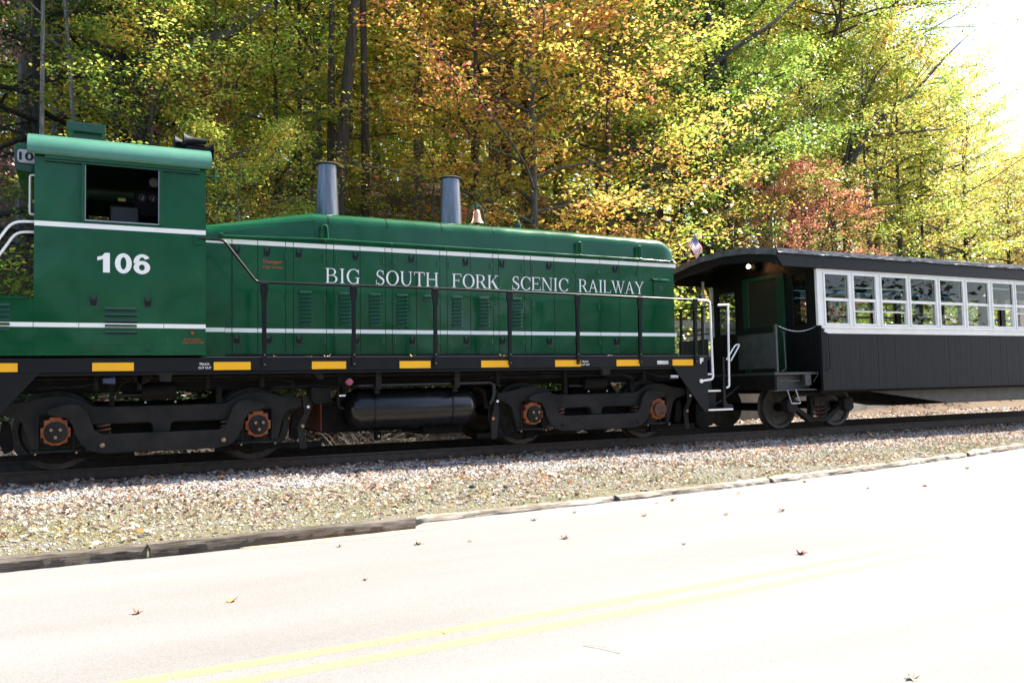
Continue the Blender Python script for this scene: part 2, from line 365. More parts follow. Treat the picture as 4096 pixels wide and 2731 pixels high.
def axis_pts(segs):
    out = []
    for a, b, s in segs:
        n = max(1, int(round((b-a)/s))); out += [a+(b-a)*i/n for i in range(n)]
    return out+[segs[-1][1]]
gx = axis_pts([(-400, -40, 40), (-40, -4, 2), (-4, 20, .25), (20, 70, 2), (70, 500, 40)])
gy = axis_pts([(-400, -40, 40), (-40, -13, 2), (-13, -5.2, .6), (-5.2, -1.4, .12), (-1.4, 3, .4), (3, 40, 1), (40, 100, 6), (100, 500, 40)])
GM = ground_mat()
grid_obj('ground', gx, gy, gz, GM, kind='structure', label='gravel, moss and leaf strewn ground running up into the wooded slope')
rx = axis_pts([(-120, -4, 4), (-4, 20, .4), (20, 160, 4)])
M['asphalt'] = asphalt_mat()
mb = MB()
offs = [0, -1.5, -3.2, -5, -6.8]
vs = [(x, yk(x)+(o if o else ye(x)-yk(x)+.02), -.40) for x in rx for o in offs]
n = len(offs)
mb.add(vs, [(i*n+j, i*n+j+1, (i+1)*n+j+1, (i+1)*n+j) for i in range(len(rx)-1) for j in range(n-1)][::1])
mb.f = [f[::-1] for f in mb.f]
mb.build('road', M['asphalt'], smooth=True, kind='structure', label='pale sunlit asphalt road in front of the train')
# double yellow centre line, cracked across at uneven intervals
m, nt_, b = newmat('yellow_road_paint'); b.inputs['Roughness'].default_value = .6
tc = N(nt_, "ShaderNodeTexCoord"); nz = N(nt_, "ShaderNodeTexNoise", i_Scale=45., i_Detail=6.); nt_.links.new(tc.outputs['Object'], nz.inputs['Vector'])
nt_.links.new(ramp(nt_, nz.outputs[0], [(.3, (.22, .145, .055)), (.42, (.34, .245, .10)), (.8, (.37, .285, .14))]), b.inputs['Base Color'])
M['roadyellow'] = m
for a, bb in ((-3.195, -3.305), (-3.445, -3.56)):
    mb = MB(); x = -40.0; r_ = random.Random(int(-a*100))
    while x < 70:
        L = r_.uniform(.25, 1.5); x2 = x+L; k = max(1, int(L/.5))
        for i in range(k):
            p, q = x+L*i/k, x+L*(i+1)/k-(.006 if i == k-1 else 0)
            jj = r_.uniform(-.02, .02) if i == k-1 else 0
            mb.add([(p, yk(p)+bb+r_.uniform(-.004, .004), -.399), (q+jj, yk(q)+bb, -.399), (q, yk(q)+a+r_.uniform(-.004, .004), -.399), (p, yk(p)+a, -.399)], [(0, 1, 2, 3)])
        x = x2
    mb.build('road_marking', m, kind='structure', label='yellow centre line nearer the rails' if a > -3.3 else 'yellow centre line nearer the viewer')

# ------------------------------------------------------------------ track
track = thing('railway_track', 'rusty railway track under the train beside the gravel verge', 'railway track', (4.5, 0, -.17))
prof = [(-.07, -.16), (.07, -.16), (.07, -.147), (.012, -.13), (.012, -.035), (.036, -.028), (.036, 0), (-.036, 0), (-.036, -.028), (-.012, -.035), (-.012, -.13), (-.07, -.147)]
for s in (-1, 1):
    mb = MB(); mb.prism([(p+s*.7535, q) for p, q in prof], -60, 160, 'x'); mb.build('rail', 'rail', track)
tie = MB().box(-.11, .11, -1.3, 1.3, -.12, .03).mesh('sleeper', [M['tie']])
for i in range(-14, 90):
    x = i*.56+.2
    o = link('sleeper', tie, track, (x, 0, -.20)); 
# ------------------------------------------------------------------ kerb timbers
def timber_mat():
    m, nt, b = newmat('weathered_landscape_timber'); b.inputs['Roughness'].default_value = .9
    tc = N(nt, "ShaderNodeTexCoord"); mp = N(nt, "ShaderNodeMapping"); mp.inputs['Scale'].default_value = (1.0, 16, 16); nt.links.new(tc.outputs['Object'], mp.inputs[0])
    n = N(nt, "ShaderNodeTexNoise", i_Scale=3., i_Detail=9., i_Roughness=.7); nt.links.new(mp.outputs[0], n.inputs['Vector'])
    n2 = N(nt, "ShaderNodeTexNoise", i_Scale=1.6, i_Detail=3.); nt.links.new(tc.outputs['Object'], n2.inputs['Vector'])
    c = ramp(nt, n.outputs[0], [(.34, (.03, .024, .018)), (.42, (.22, .19, .15)), (.58, (.42, .38, .33)), (.8, (.52, .49, .44))])
    c2 = ramp(nt, n2.outputs[0], [(.35, (.45, .40, .33)), (.6, (1, 1, 1))])
    mx = N(nt, "ShaderNodeMix", data_type='RGBA', blend_type='MULTIPLY'); mx.inputs[0].default_value = 1; nt.links.new(c, mx.inputs[6]); nt.links.new(c2, mx.inputs[7])
    nt.links.new(mx.outputs[2], b.inputs['Base Color'])
    bp = N(nt, "ShaderNodeBump", i_Strength=.9, i_Distance=.02); nt.links.new(n.outputs[0], bp.inputs['Height']); nt.links.new(bp.outputs[0], b.inputs['Normal'])
    return m
TM = timber_mat()
def timber_dark():
    m = TM.copy(); m.name = 'dark_landscape_timber'
    for n in m.node_tree.nodes:
        if n.type == 'VALTORGB' and len(n.color_ramp.elements) == 4:
            for e in n.color_ramp.elements: e.color = (e.color[0]*.36, e.color[1]*.34, e.color[2]*.32, 1)
    return m
TMD = timber_dark()
def timber(x0, x1, dy, zt, label, seed, wear=.012):
    r_ = random.Random(seed); n = int((x1-x0)/.05); cs = [(-.07, -.12), (-.075, -.03), (-.055, .0), (0, .004), (.055, 0), (.075, -.03), (.07, -.12)]
    vs = []; k = len(cs)
    for i in range(n+1):
        x = x0+(x1-x0)*i/n; y = ye(x)+.07+dy
        for j, (a, c) in enumerate(cs):
            q = mn.noise(Vector((x*2.2, j*3.1, seed)))*wear*1.3+mn.noise(Vector((x*9, j*7.1, seed)))*wear
            e = .02 if i in (0, n) else 0
            vs.append((x+(e if i == 0 else -e)*(abs(a) > .06), y+a+q, zt+c+(q*.8 if j in (1, 2, 3, 4, 5) else 0)))
    fs = [(i*k+j, (i+1)*k+j, (i+1)*k+j+1, i*k+j+1) for i in range(n) for j in range(k-1)]
    fs += [tuple(range(k)), tuple(range(n*k+k-1, n*k-1, -1))]
    mb = MB().add(vs, [f[::-1] for f in fs]); me = mb.mesh('kerb_timber', [TMD if x0 < 3 else TM], smooth=True)
    o = link('kerb_timber', me); c = ((x0+x1)/2, ye((x0+x1)/2), zt-.12)
    me.transform(Matrix.Translation((-c[0], -c[1], -c[2]))); o.location = c
    tag(o, label, 'kerb timber', 'old timbers edging the road'); return o
timber(-3.6, .835, .015, -.295, 'grey split timber at the road edge below the cab, its end rotted open', 1, .016)
timber(.82, 3.36, -.01, -.285, 'dark square cut timber with a clean end, below the sloping hood', 2, .008)
timber(3.45, 6.1, .0, -.350, 'bleached flat timber sunk at the road edge below the fuel tank', 3, .016)
timber(6.16, 8.85, .0, -.342, 'bleached timber with splits, below the leading wheels and end steps', 4, .018)
timber(8.9, 14.2, .0, -.338, 'long knotty bleached timber curving below the platform and carriage', 5, .022)
timber(14.26, 18.5, .0, -.332, 'farthest bleached timber at the edge of the picture below the carriage', 6, .02)
# sandy wash below the kerb joint
M['sand'] = mat('sandy_soil', (.30, .20, .12), .95, c2=(.42, .31, .21), nscale=20, bump=.4)
mb = MB(); r_ = random.Random(3)
up = []; dn = []
for i in range(26):
    x = 1.6+i*.082; w = .16*math.sin(math.pi*i/25)**.8
    up.append((x, yk(x)+.0, -.385)); dn.append((x, yk(x)-w*(.7+.5*r_.random())-.015, -.3975))
k = len(up); mb.add(up+dn, [(i, k+i, k+i+1, i+1) for i in range(k-1)])
mb.build('sandy_wash', 'sand', kind='stuff', label='sandy soil washed onto the asphalt by the timber joint')

# ------------------------------------------------------------------ locomotive
loco = thing('locomotive', 'green switcher locomotive number 106 with black frame and two grey stacks', 'locomotive', (4.57, 0, 0))
T1, T2 = 1.219, 7.925
# --- frame
mb = MB()
mb.box(-.9, 10.04, -1.53, -1.44, 1.245, 1.425); mb.box(-.9, 10.04, 1.44, 1.53, 1.245, 1.425)
mb.box(-.9, 10.04, -1.439, 1.439, 1.39, 1.42)
mb.box(-.9, 10.04, -1.5, -1.1, 1.205, 1.2445)
mb.box(-.9, 10.04, -.75, .75, .98, 1.385)
frame = mb.build('frame_sill', 'black', loco, bevel=.006)
mb = MB()                                     # paler grey lip along the deck edge
mb.box(1.74, 9.95, -1.537, -1.50, 1.4265, 1.434); mb.build('deck_edge', mat('grey_deck_edge', (.10, .10, .105), .4), loco)
mb = MB(); mb.prism([(-.17, 1.244), (-.90, 1.244), (-.90, .46), (-.82, .46)], -1.53, -1.50); mb.build('step_gusset', 'black', loco, bevel=.004)
mb = MB(); mb.prism([(9.29, 1.244), (10.04, 1.244), (10.04, .46), (9.95, .46)], -1.53, -1.50); mb.build('step_gusset', 'black', loco, bevel=.004)
for a, b_ in ((-.88, -.40), (.40, .87), (1.83, 2.30), (3.12, 3.60), (4.39, 4.87), (5.69, 6.16), (6.98, 7.45), (8.14, 8.60), (9.28, 9.72)):
    MB().box(a, b_, -1.5335, -1.529, 1.262, 1.366).build('reflector_strip', 'yellow', loco)
MB().box(8.95, 9.18, -1.548, -1.529, 1.285, 1.345).build('builder_plate', mat('aluminium_plate', (.5, .5, .5), .35, metal=.7), loco, bevel=.004)
for x0 in (1.64, 7.46):
    sans('TRUCK', x0+.01, x0+.14, 1.325, 1.356, -1.532, loco, bold=.01, name='sill_lettering'); sans('CUT OUT', x0, x0+.16, 1.278, 1.308, -1.532, loco, bold=.01, name='sill_lettering')
sans('F', 9.87, 9.945, 1.293, 1.39, -1.532, loco, bold=.05, name='end_letter')
# jacking pads
for xc in (T1+.02, T2+.02):
    MB().prism([(xc-.15, 1.244), (xc-.07, 1.20), (xc-.06, 1.12), (xc+.07, 1.12), (xc+.08, 1.20), (xc+.15, 1.244)], -1.52, -1.42).build('jacking_pad', 'truck', loco, bevel=.004)
# underframe pipes
def pipe(pts, r, name='air_pipe', mt='under', par=loco, rr=.06, n=8): return MB().tube(arcpath(pts, rr), r, n).build(name, mt, par, smooth=True)
pipe([(-.3, -1.38, 1.17), (9.3, -1.38, 1.18)], .022); pipe([(-.1, -1.32, 1.13), (3.3, -1.32, 1.14)], .016); pipe([(5.9, -1.36, 1.11), (8.4, -1.34, 1.13), (8.6, -1.34, 1.05)], .03)
pipe([(-.2, -1.33, 1.06), (.35, -1.33, 1.08), (.55, -1.35, 1.18)], .025); pipe([(1.85, -1.4, 1.19), (3.2, -1.4, 1.19)], .014); pipe([(6.2, -1.4, 1.2), (6.6, -1.38, 1.08), (7.9, -1.36, 1.12), (8.2, -1.38, 1.2)], .012)
pipe([(2.74, -1.35, 1.22), (2.74, -1.35, 1.12), (2.9, -1.35, 1.10), (2.9, -1.35, 1.03)], .02); pipe([(2.62, -1.35, 1.02), (3.36, -1.36, 1.03)], .022)
pipe([(8.55, -1.4, 1.21), (8.85, -1.4, 1.15), (9.02, -1.48, 1.08), (9.28, -1.50, 1.07)], .02)
MB().cyl((9.24, -1.50, 1.072), .032, .16, 'x', 12).build('hose_coupling', 'chain', loco, smooth=True)
pipe([(.95, -1.38, 1.2), (.72, -1.38, 1.1), (.68, -1.35, .92)], .012); 
for x in (.42, .92, 1.75, 2.45, 6.0, 7.2, 8.75): MB().box(x, x+.05, -1.42, -1.30, 1.02, 1.205).build('pipe_bracket', 'under', loco)
for k in range(5):
    MB().prism([(.86+k*0, 1.205), (1.1, 1.205), (1.06, 1.12), (.98, 1.09), (.88, 1.13)], -1.42+.0, -1.36).build('cable_guard', 'under', loco) if k == 0 else None
MB().cyl((.52, -1.46, 1.14), .04, .14, 'x', 12, r2=.055).build('work_lamp', mat('blue_grey_lamp', (.04, .05, .09), .3, metal=.5), loco, smooth=True)
# air compressor bits and distributing valve near X 3.2
MB().prism(fillet([(3.13, 1.01), (3.4, .99), (3.43, .80), (3.2, .77), (3.13, .84)], .02), -1.45, -1.15).build('brake_valve', 'under', loco, bevel=.008)
MB().prism([(3.12, 1.245), (3.3, 1.245), (3.3, 1.12), (3.24, 1.12)], -1.45, -1.38).build('pipe_bracket', 'truck', loco)
pipe([(3.4, -1.4, 1.0), (3.52, -1.4, 1.0), (3.52, -1.4, .72), (3.60, -1.4, .70)], .018)
MB().box(3.53, 3.62, -1.43, -1.41, .875, .893).build('valve_handle', 'white', loco)
# fuel tank box + air reservoir
MB().box(3.40, 5.0, -.93, .93, .33, .80).build('fuel_tank', 'under', loco, bevel=.01)
MB().box(3.385, 3.397, -.945, .93, .36, .80).build('tank_edge', 'redpipe', loco)
pr = [(.0, 0), (.10, .008), (.20, .04), (.265, .10), (.30, .18), (.30, 1.90), (.265, 1.98), (.20, 2.04), (.10, 2.07), (.0, 2.08)]
MB().lathe(pr, (3.70, -1.02, .665), 'x', 40, False).build('air_reservoir', 'tank', loco, smooth=True)
for x in (4.08, 5.31):
    MB().lathe([(.306, 0), (.309, .003), (.309, .022), (.306, .025)], (x, -1.02, .665), 'x', 40, False).build('tank_strap', 'rail_black', loco, smooth=True)
    MB().box(x-.01, x+.075, -1.42, -1.405, .97, 1.244).box(x-.01, x+.075, -1.404, -1.2, .955, .969).box(x, x+.065, -1.35, -1.30, .90, .954).build('tank_hanger', 'truck', loco, bevel=.004)
MB().box(3.52, 3.70, -1.40, -1.36, 1.06, 1.244).build('filler_plate', 'under', loco)
MB().tube([(3.60, -1.15, .86), (3.655, -1.42, 1.06)], .06, 16).build('filler_pipe', 'under', loco, smooth=True)
MB().lathe([(.065, 0), (.068, .02), (.05, .03)], (3.66, -1.43, 1.075), 'y', 16).build('filler_rim', 'under', loco, smooth=True)
MB().lathe([(.046, .03), (.048, .06), (.036, .068), (.0, .07)], (3.66, -1.43, 1.075), 'y', 16).box(3.60, 3.72, -1.50, -1.48, 1.068, 1.082).build('filler_cap', 'pink', loco, smooth=True)
pipe([(3.80, -1.25, 1.02), (3.88, -1.31, 1.02), (6.0, -1.31, 1.03), (6.0, -1.31, .82), (5.93, -1.31, .7)], .030, mt='tank', n=10)
pipe([(3.9, -1.2, 1.11), (5.4, -1.2, 1.12)], .018); pipe([(5.75, -1.1, .95), (5.9, -1.15, .9), (5.94, -1.15, .62)], .04)
pipe([(4.3, -.98, .30), (4.95, -.98, .31), (4.96, -.98, .36)], .012)
MB().box(4.18, 4.26, -1.05, -.95, .20, .33).build('drain_cock', 'under', loco); MB().cyl((4.22, -1.05, .26), .018, .02, 'y', 10).build('drain_bolt', 'chain', loco)
MB().box(4.95, 5.6, -1.0, .8, .25, .40).build('battery_box', 'under', loco)

# --- trucks
def tru(parent, off, xc, first):
    X = lambda p: [(a+off, b_) for a, b_ in p]
    sym = lambda L: L+[(2.438-a, z) for a, z in L[::-1]]
    top = [(-.62, .86), (-.32, .90), (-.18, .945), (.01, .965), (.2, .94), (.33, .865), (.42, .82), (.66, .81)]
    bot_half = [(-.62, .74), (-.42, .69), (-.36, .62), (-.27, .29), (-.175, .29), (-.175, .72), (.175, .72), (.175, .29), (.27, .29), (.36, .42), (.40, .585), (1.06, .59), (1.10, .57), (1.12, .46)]
    outline = sym(top)[::-1]+sym(bot_half)
    for s in (-1, 1):
        y0, y1 = (-1.24, -1.10) if s < 0 else (1.10, 1.24)
        MB().prism(X(outline), y0, y1).build('truck_sideframe', 'truck', parent, bevel=.018)
        eq = [(-.10, .735), (-.095, .79), (.01, .83), (.16, .862), (.26, .84), (.35, .75), (.39, .62), (.43, .52), (.52, .468)]
        eqb = [(-.10, .735), (.04, .70), (.12, .68), (.18, .60), (.21, .48), (.28, .35), (.38, .26), (.52, .225)]
        MB().prism(X(sym(eq)[:]+sym(eqb)[::-1][1:-1]), *((-1.345, -1.275) if s < 0 else (1.275, 1.345))).build('equalizer_beam', 'truck', parent, bevel=.012)
        if s > 0: continue
        for xx in (.46, 1.978):
            MB().lathe([(.0, 0), (.028, .0), (.03, .014), (.02, .02), (.0, .022)], (xx+off+.06*(xx < 1), -1.345, .33), 'y', 10).build('equalizer_bolt', 'bolt' if first else 'truck', parent, smooth=True)
            sp = [(xx+off+.075+.08*math.cos(t*.6), -1.17+.09*math.sin(t*.6), .475+.0052*t) for t in range(24)]
            MB().tube(sp, .016, 7).build('coil_spring', 'rustdark', parent, smooth=True)
            MB().box(xx+off-.03, xx+off+.17, -1.27, -1.08, .455, .472).build('spring_seat', 'truck', parent)
        for xx in (0, 2.438):
            a = [(-.13, .66), (-.07, .665), (-.065, .70), (.065, .70), (.07, .665), (.13, .66), (.13, .57), (.165, .57), (.165, .45), (.13, .45), (.13, .385), (.06, .365), (.05, .35), (-.05, .35), (-.06, .365), (-.13, .385), (-.13, .45), (-.165, .45), (-.165, .57), (-.13, .57)]
            MB().prism(X([(p+xx, q) for p, q in a]), -1.30, -1.12).build('axle_box', 'rust', parent, bevel=.008)
            last = (not first) and xx > 1
            MB().lathe([(.128, 0), (.132, .03), (.122, .06), (.10, .066), (.0, .07)], (xx+off, -1.30, .512), 'y', 28, False).build('axle_cap', 'rustdark' if last else 'truck', parent, smooth=True)
            if not last:
                tri = fillet([(xx+off-.098, .566), (xx+off+.098, .566), (xx+off, .405)], .04)
                MB().prism(tri, -1.378, -1.366).build('cap_plate', 'truck', parent, bevel=.004)
                for bx, bz in ((-.048, .545), (.052, .545), (.0, .452)): MB().cyl((xx+off+bx, -1.378, bz), .021, .016, 'y', 6).build('cap_bolt', 'bolt', parent)
            else:
                for bx, bz in ((-.03, .53), (.04, .55), (.0, .47), (.03, .48)): MB().cyl((xx+off+bx, -1.368, bz), .022, .012, 'y', 8).build('cap_bolt', 'rustdark', parent)
            MB().box(xx+off-.28, xx+off+.28, -1.28, -1.12, .262, .288).build('pedestal_tie', 'truck', parent, bevel=.004)
            [MB().box(xx+off+q, xx+off+q+.02, -1.262, -1.24, .29, .72).build('pedestal_liner', 'truck', parent) for q in (-.21, .19)]
            for bx in (-.22, .23): MB().cyl((xx+off+bx, -1.28, .25), .014, .012, 'y', 8).build('tie_bolt', 'bolt', parent)
            MB().box(xx+off-.06, xx+off+.08, -1.15, -1.0, .12, .25).build('brake_shoe', 'under', parent)
        # brake gear
        MB().box(off-.9, off+.9, -1.12, -1.06, .16, .235).build('brake_rod', 'under', parent); MB().box(off+1.9, off+3.35, -1.12, -1.06, .16, .235).build('brake_rod', 'under', parent)
        for sx_, xx in ((-1, -.66), (1, 3.10)):
            q = [(xx+off-.06, .90), (xx+off+.02, .91), (xx+off+.06*sx_+.03, .76), (xx+off+.05, .66), (xx+off-.04*sx_, .46), (xx+off, .15), (xx+off-.09, .15), (xx+off-.11-.02*sx_, .46), (xx+off-.03, .66)]
            MB().prism(fillet(q, .015), -1.30, -1.275).build('brake_hanger', 'truck', parent, bevel=.004)
            MB().cyl((xx+off+.02, -1.30, .735), .02, .014, 'y', 10).build('hanger_pin', 'white', parent)
            MB().cyl((xx+off-.06, -1.30, .47), .026, .02, 'y', 8).build('hanger_pin', 'bolt', parent)
            MB().prism(fillet([(xx+off-sx_*.08, .68), (xx+off-sx_*.04, .40), (xx+off-sx_*.10, .25), (xx+off-sx_*.20, .30), (xx+off-sx_*.16, .62)], .03), -1.14, -1.04).build('brake_shoe', 'under', parent)
        MB().cyl((off+.98, -1.20, .99), .105, .42, 'x', 20).build('brake_cylinder', 'under', parent, smooth=True)
        MB().cyl((off+.70, -1.20, .95), .03, .28, 'x', 12).build('piston_rod', 'rail_black', parent, smooth=True)
        MB().cyl((off+1.38, -1.26, .955), .014, .28, 'x', 8).build('slack_rod', 'under', parent, smooth=True)
        MB().cyl((off+1.50, -1.26, .955), .02, .08, 'x', 8).build('rod_collar', 'bolt', parent, smooth=True)
        MB().box(off+.60, off+.66, -1.25, -1.15, .82, 1.10).build('cylinder_bracket', 'under', parent); MB().box(off+1.9, off+1.97, -1.25, -1.15, .82, 1.05).build('cylinder_bracket', 'under', parent)
        for bx in (1.02, 1.38): MB().cyl((off+bx, -1.30, .855), .013, .02, 'y', 8).build('cylinder_bolt', 'chain', parent)
    MB().box(off+.45, off+2.0, -1.05, 1.05, .45, .78).build('truck_bolster', 'under', parent)
    for xx in (0, 2.438):
        for s in (-1, 1):
            mb = MB(); pr = [(.0, -.02), (.12, -.02), (.14, .0), (.40, .01), (.43, .055), (.502, .06), (.508, .05), (.512, -.04), (.535, -.055), (.535, -.075), (.43, -.075), (.38, -.03), (.0, -.03)]
            pr = [(r, h*(-1 if s > 0 else 1)) for r, h in pr]
            if s > 0: pr = pr[::-1]
            mb.lathe(pr, (xx+off, s*.79, .512), 'y', 44, False).build('wheel', 'wheel', parent, smooth=True)
        MB().cyl((xx+off, 1.1, .512), .09, 2.2, 'y', 12).build('axle', 'under', parent, smooth=True)
tr1 = bpy.data.objects.new('front_truck' if 0 else 'wheel_truck', None); COL.objects.link(tr1); tr1.parent = loco; tr1.matrix_parent_inverse = Matrix.Translation(loco.location).inverted()
tr2 = bpy.data.objects.new('wheel_truck', None); COL.objects.link(tr2); tr2.parent = loco; tr2.matrix_parent_inverse = Matrix.Translation(loco.location).inverted()
tag(tr1, label='wheel truck under the cab with three bolt caps on both axles'); tag(tr2, label='wheel truck near the end steps, its last axle cap brown with rust')
tru(tr1, 0, T1, True); tru(tr2, 6.706, T2, False)

# --- cab
cab = MB()
def wall_with_hole(mb, x0, x1, z0, z1, hx0, hx1, hz0, hz1, y0, y1):
    mb.box(x0, hx0, y0, y1, z0, z1); mb.box(hx1, x1, y0, y1, z0, z1); mb.box(hx0, hx1, y0, y1, z0, hz0); mb.box(hx0, hx1, y0, y1, hz1, z1)
wall_with_hole(cab, -.24, 1.73, 1.455, 3.96, .31, 1.16, 3.14, 3.835, -1.53, -1.49)
wall_with_hole(cab, -.24, 1.73, 1.455, 3.96, .36, .66, 3.15, 3.70, 1.49, 1.53)
cab.box(-.24, -.20, -1.49, 1.49, 1.455, 4.0); cab.box(1.69, 1.73, -1.49, 1.49, 1.455, 4.0)
# gable fillers to follow the roof
cab.prism([(-1.49, 4.001), (1.49, 4.001), (1.2, 4.20), (.6, 4.27), (0, 4.29), (-.6, 4.27), (-1.2, 4.20)], -.239, -.21, 'x'); cab.prism([(-1.49, 4.001), (1.49, 4.001), (1.2, 4.20), (0, 4.29), (-1.2, 4.20)], 1.70, 1.729, 'x')
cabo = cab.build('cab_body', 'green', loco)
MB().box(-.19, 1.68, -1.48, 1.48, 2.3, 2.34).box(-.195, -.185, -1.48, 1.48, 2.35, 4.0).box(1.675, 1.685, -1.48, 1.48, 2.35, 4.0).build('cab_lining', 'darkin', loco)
# roof
prof = [(-1.635, 3.915), (-1.64, 3.97), (-1.625, 4.03), (-1.585, 4.09), (-1.52, 4.14), (-1.42, 4.175), (-1.2, 4.215), (-.6, 4.28), (0, 4.30)]
prof = prof+[(-a, z) for a, z in prof[-2::-1]]
th = [(a*.985, z-.022) for a, z in prof]
MB().prism(prof+th[::-1], -.315, 1.795, 'x').build('cab_roof', 'greenroof', loco, smooth=True)
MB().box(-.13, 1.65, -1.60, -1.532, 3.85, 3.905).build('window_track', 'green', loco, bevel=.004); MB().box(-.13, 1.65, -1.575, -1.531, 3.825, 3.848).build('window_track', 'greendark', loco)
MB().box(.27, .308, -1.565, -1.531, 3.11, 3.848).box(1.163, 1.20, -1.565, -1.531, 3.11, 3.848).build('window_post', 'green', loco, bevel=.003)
MB().box(.309, .318, -1.545, -1.49, 3.14, 3.83).box(1.152, 1.162, -1.545, -1.49, 3.14, 3.83).box(.309, 1.162, -1.545, -1.49, 3.125, 3.139).build('window_edge', 'chain', loco)
MB().box(-.238, 1.729, -1.5335, -1.529, 3.033, 3.092).build('painted_stripe', 'white', loco)
mb = MB()
for a, b_ in ((-.9, -.245), (-.238, .246), (.252, .54), (.905, 1.217), (1.223, 1.729)): mb.box(a, b_, -1.537 if .25 < a < 1.2 else -1.5335, -1.529, 1.803, 1.858)
mb.box(.541, .904, -1.5365, -1.529, 1.803, 1.826); mb.box(.541, .904, -1.5365, -1.529, 1.834, 1.858)
mb.build('painted_stripe', 'white', loco)
mb = MB(); k = 0
def poly(mb, ps, fx, fz, y):
    for j, p in enumerate(ps):
        vs = [(fx(q[0]), y-.00025*(j % 6), fz(q[1])) for q in p]
        A = sum(p[i][0]*p[(i+1) % len(p)][1]-p[(i+1) % len(p)][0]*p[i][1] for i in range(len(p)))
        mb.add(vs if A > 0 else vs[::-1], [tuple(range(len(p)))])
one = [[(.0, .60), (.0, .78), (.16, .84), (.27, 1.0), (.44, 1.0), (.44, .72), (.20, .68)], R4(.20, 0, .44, .75)]
zero = ring(.30, .5, .30, .52, .195, .20, 0, 360, 30)
six = ring(.305, .325, .30, .345, .195, .19, 0, 360, 26)+ring(.315, .60, .31, .415, .195, .16, 32, 190, 18)
for ps, xo in ((one, .0), (zero, .62), (six, 1.28)): poly(mb, ps, lambda q: .45+(q+xo)*.322, lambda q: 2.492+q*.246, -1.5325)
mb.build('road_number', 'white', loco)
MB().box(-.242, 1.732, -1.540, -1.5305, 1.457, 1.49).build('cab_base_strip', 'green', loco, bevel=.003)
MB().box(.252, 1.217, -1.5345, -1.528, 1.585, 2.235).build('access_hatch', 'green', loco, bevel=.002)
for k in range(5): MB().prism([(-1.534, .035+2.03-.0725*k), (-1.534, 2.03-.0725*k), (-1.556, 2.03-.0725*k)], .54, .90, 'x').build('louver', 'greendark', loco)
for k in range(5): MB().box(.54, .905, -1.5352, -1.5338, 2.012-.0725*k, 2.0295-.0725*k).build('louver_slot', 'rail_black', loco)
mb_l = MB(); mb_l.box(-.036, .036, -.004, 0, -.052, .052)
mb_l2 = MB().box(-.022, .022, -.014, -.004, -.030, .012).box(-.026, -.020, -.018, -.004, -.01, .045).box(.020, .026, -.018, -.004, -.01, .045)
mb_l.v = [(a*1.4, b_, c*1.35) for a, b_, c in mb_l.v]; mb_l2.v = [(a*1.45, b_, c*1.5) for a, b_, c in mb_l2.v]
LA = mb_l.mesh('latch_plate', [M['greendark']]); LB = mb_l2.mesh('latch', [M['rail_black']])
def latch(x, z, y=-.929, low=False):
    o = link('latch', LB, hoodp, (x, y-.004, z)); q = link('latch_plate', LA, hoodp, (x, y, z))
    if low: q.scale = (1, 1, 1.15)
HG = MB().box(-.034, .034, -.006, 0, -.045, .045).cyl((0, -.009, -.05), .008, .10, 'z', 8).mesh('hinge', [M['green']])
def hinge(x, z, y=-.929): link('hinge', HG, hoodp, (x, y, z))
hoodp = loco
for x in (.41, 1.03): latch(x, 2.125, -1.5345); hinge(x, 1.575, -1.5345)
MB().cyl((1.565, -1.53, 1.745), .018, .012, 'y', 12).build('fuel_button', 'red', loco)
sans('EMERGENCY', 1.465, 1.675, 1.648, 1.672, -1.5325, loco, 'red', .012); sans('FUEL SHUT OFF', 1.445, 1.705, 1.610, 1.634, -1.5325, loco, 'red', .012)
MB().box(1.58, 1.70, -1.545, -1.529, 2.90, 3.02).build('rail_bracket', 'green', loco, bevel=.004)
MB().tube(arcpath([(1.73, -1.5, 3.82), (1.92, -1.5, 3.82)]), .012).tube([(1.85, -1.5, 3.72), (1.85, -1.5, 3.93)], .011).build('mirror_arm', 'green', loco, smooth=True)
# cab interior: control stand, gauges, fan
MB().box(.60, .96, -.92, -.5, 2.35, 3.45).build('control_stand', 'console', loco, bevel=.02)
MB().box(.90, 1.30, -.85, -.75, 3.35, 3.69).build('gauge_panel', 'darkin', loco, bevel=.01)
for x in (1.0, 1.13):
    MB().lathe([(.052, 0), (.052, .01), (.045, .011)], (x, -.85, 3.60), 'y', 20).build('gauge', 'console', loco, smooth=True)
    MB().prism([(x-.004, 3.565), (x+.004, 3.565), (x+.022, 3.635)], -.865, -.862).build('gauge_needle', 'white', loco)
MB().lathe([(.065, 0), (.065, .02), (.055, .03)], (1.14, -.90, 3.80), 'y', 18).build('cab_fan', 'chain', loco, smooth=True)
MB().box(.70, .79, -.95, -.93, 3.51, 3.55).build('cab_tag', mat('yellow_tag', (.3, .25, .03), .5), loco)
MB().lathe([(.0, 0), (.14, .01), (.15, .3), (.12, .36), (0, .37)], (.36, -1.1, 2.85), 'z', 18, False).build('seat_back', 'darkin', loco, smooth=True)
# roof ventilator, horn
MB().box(.08, .56, -.28, .28, 4.56, 4.685).build('roof_vent_lid', 'greendark', loco, bevel=.008); MB().box(.16, .52, -.2, .2, 4.29, 4.56).build('roof_vent_neck', 'greendark', loco)
horn = MB()
for (x0, y, z, L, d) in ((1.90, -.18, 4.62, .32, -1), (1.90, .0, 4.60, .42, -1), (1.68, .18, 4.58, .36, 1)):
    horn.lathe([(.04, 0), (.045, .10*d), (.052, .55*L*d), (.07, .82*L*d), (.115, L*d), (.10, L*d*.98)], (x0, y, z), 'x', 18)
horn.box(1.62, 1.95, -.22, .22, 4.46, 4.53).cyl((1.76, 0, 4.28), .03, .25, 'z', 10)
horn.build('air_horn', mat('black_horn', (.003, .003, .005), .6, spec=.2), loco, smooth=True)
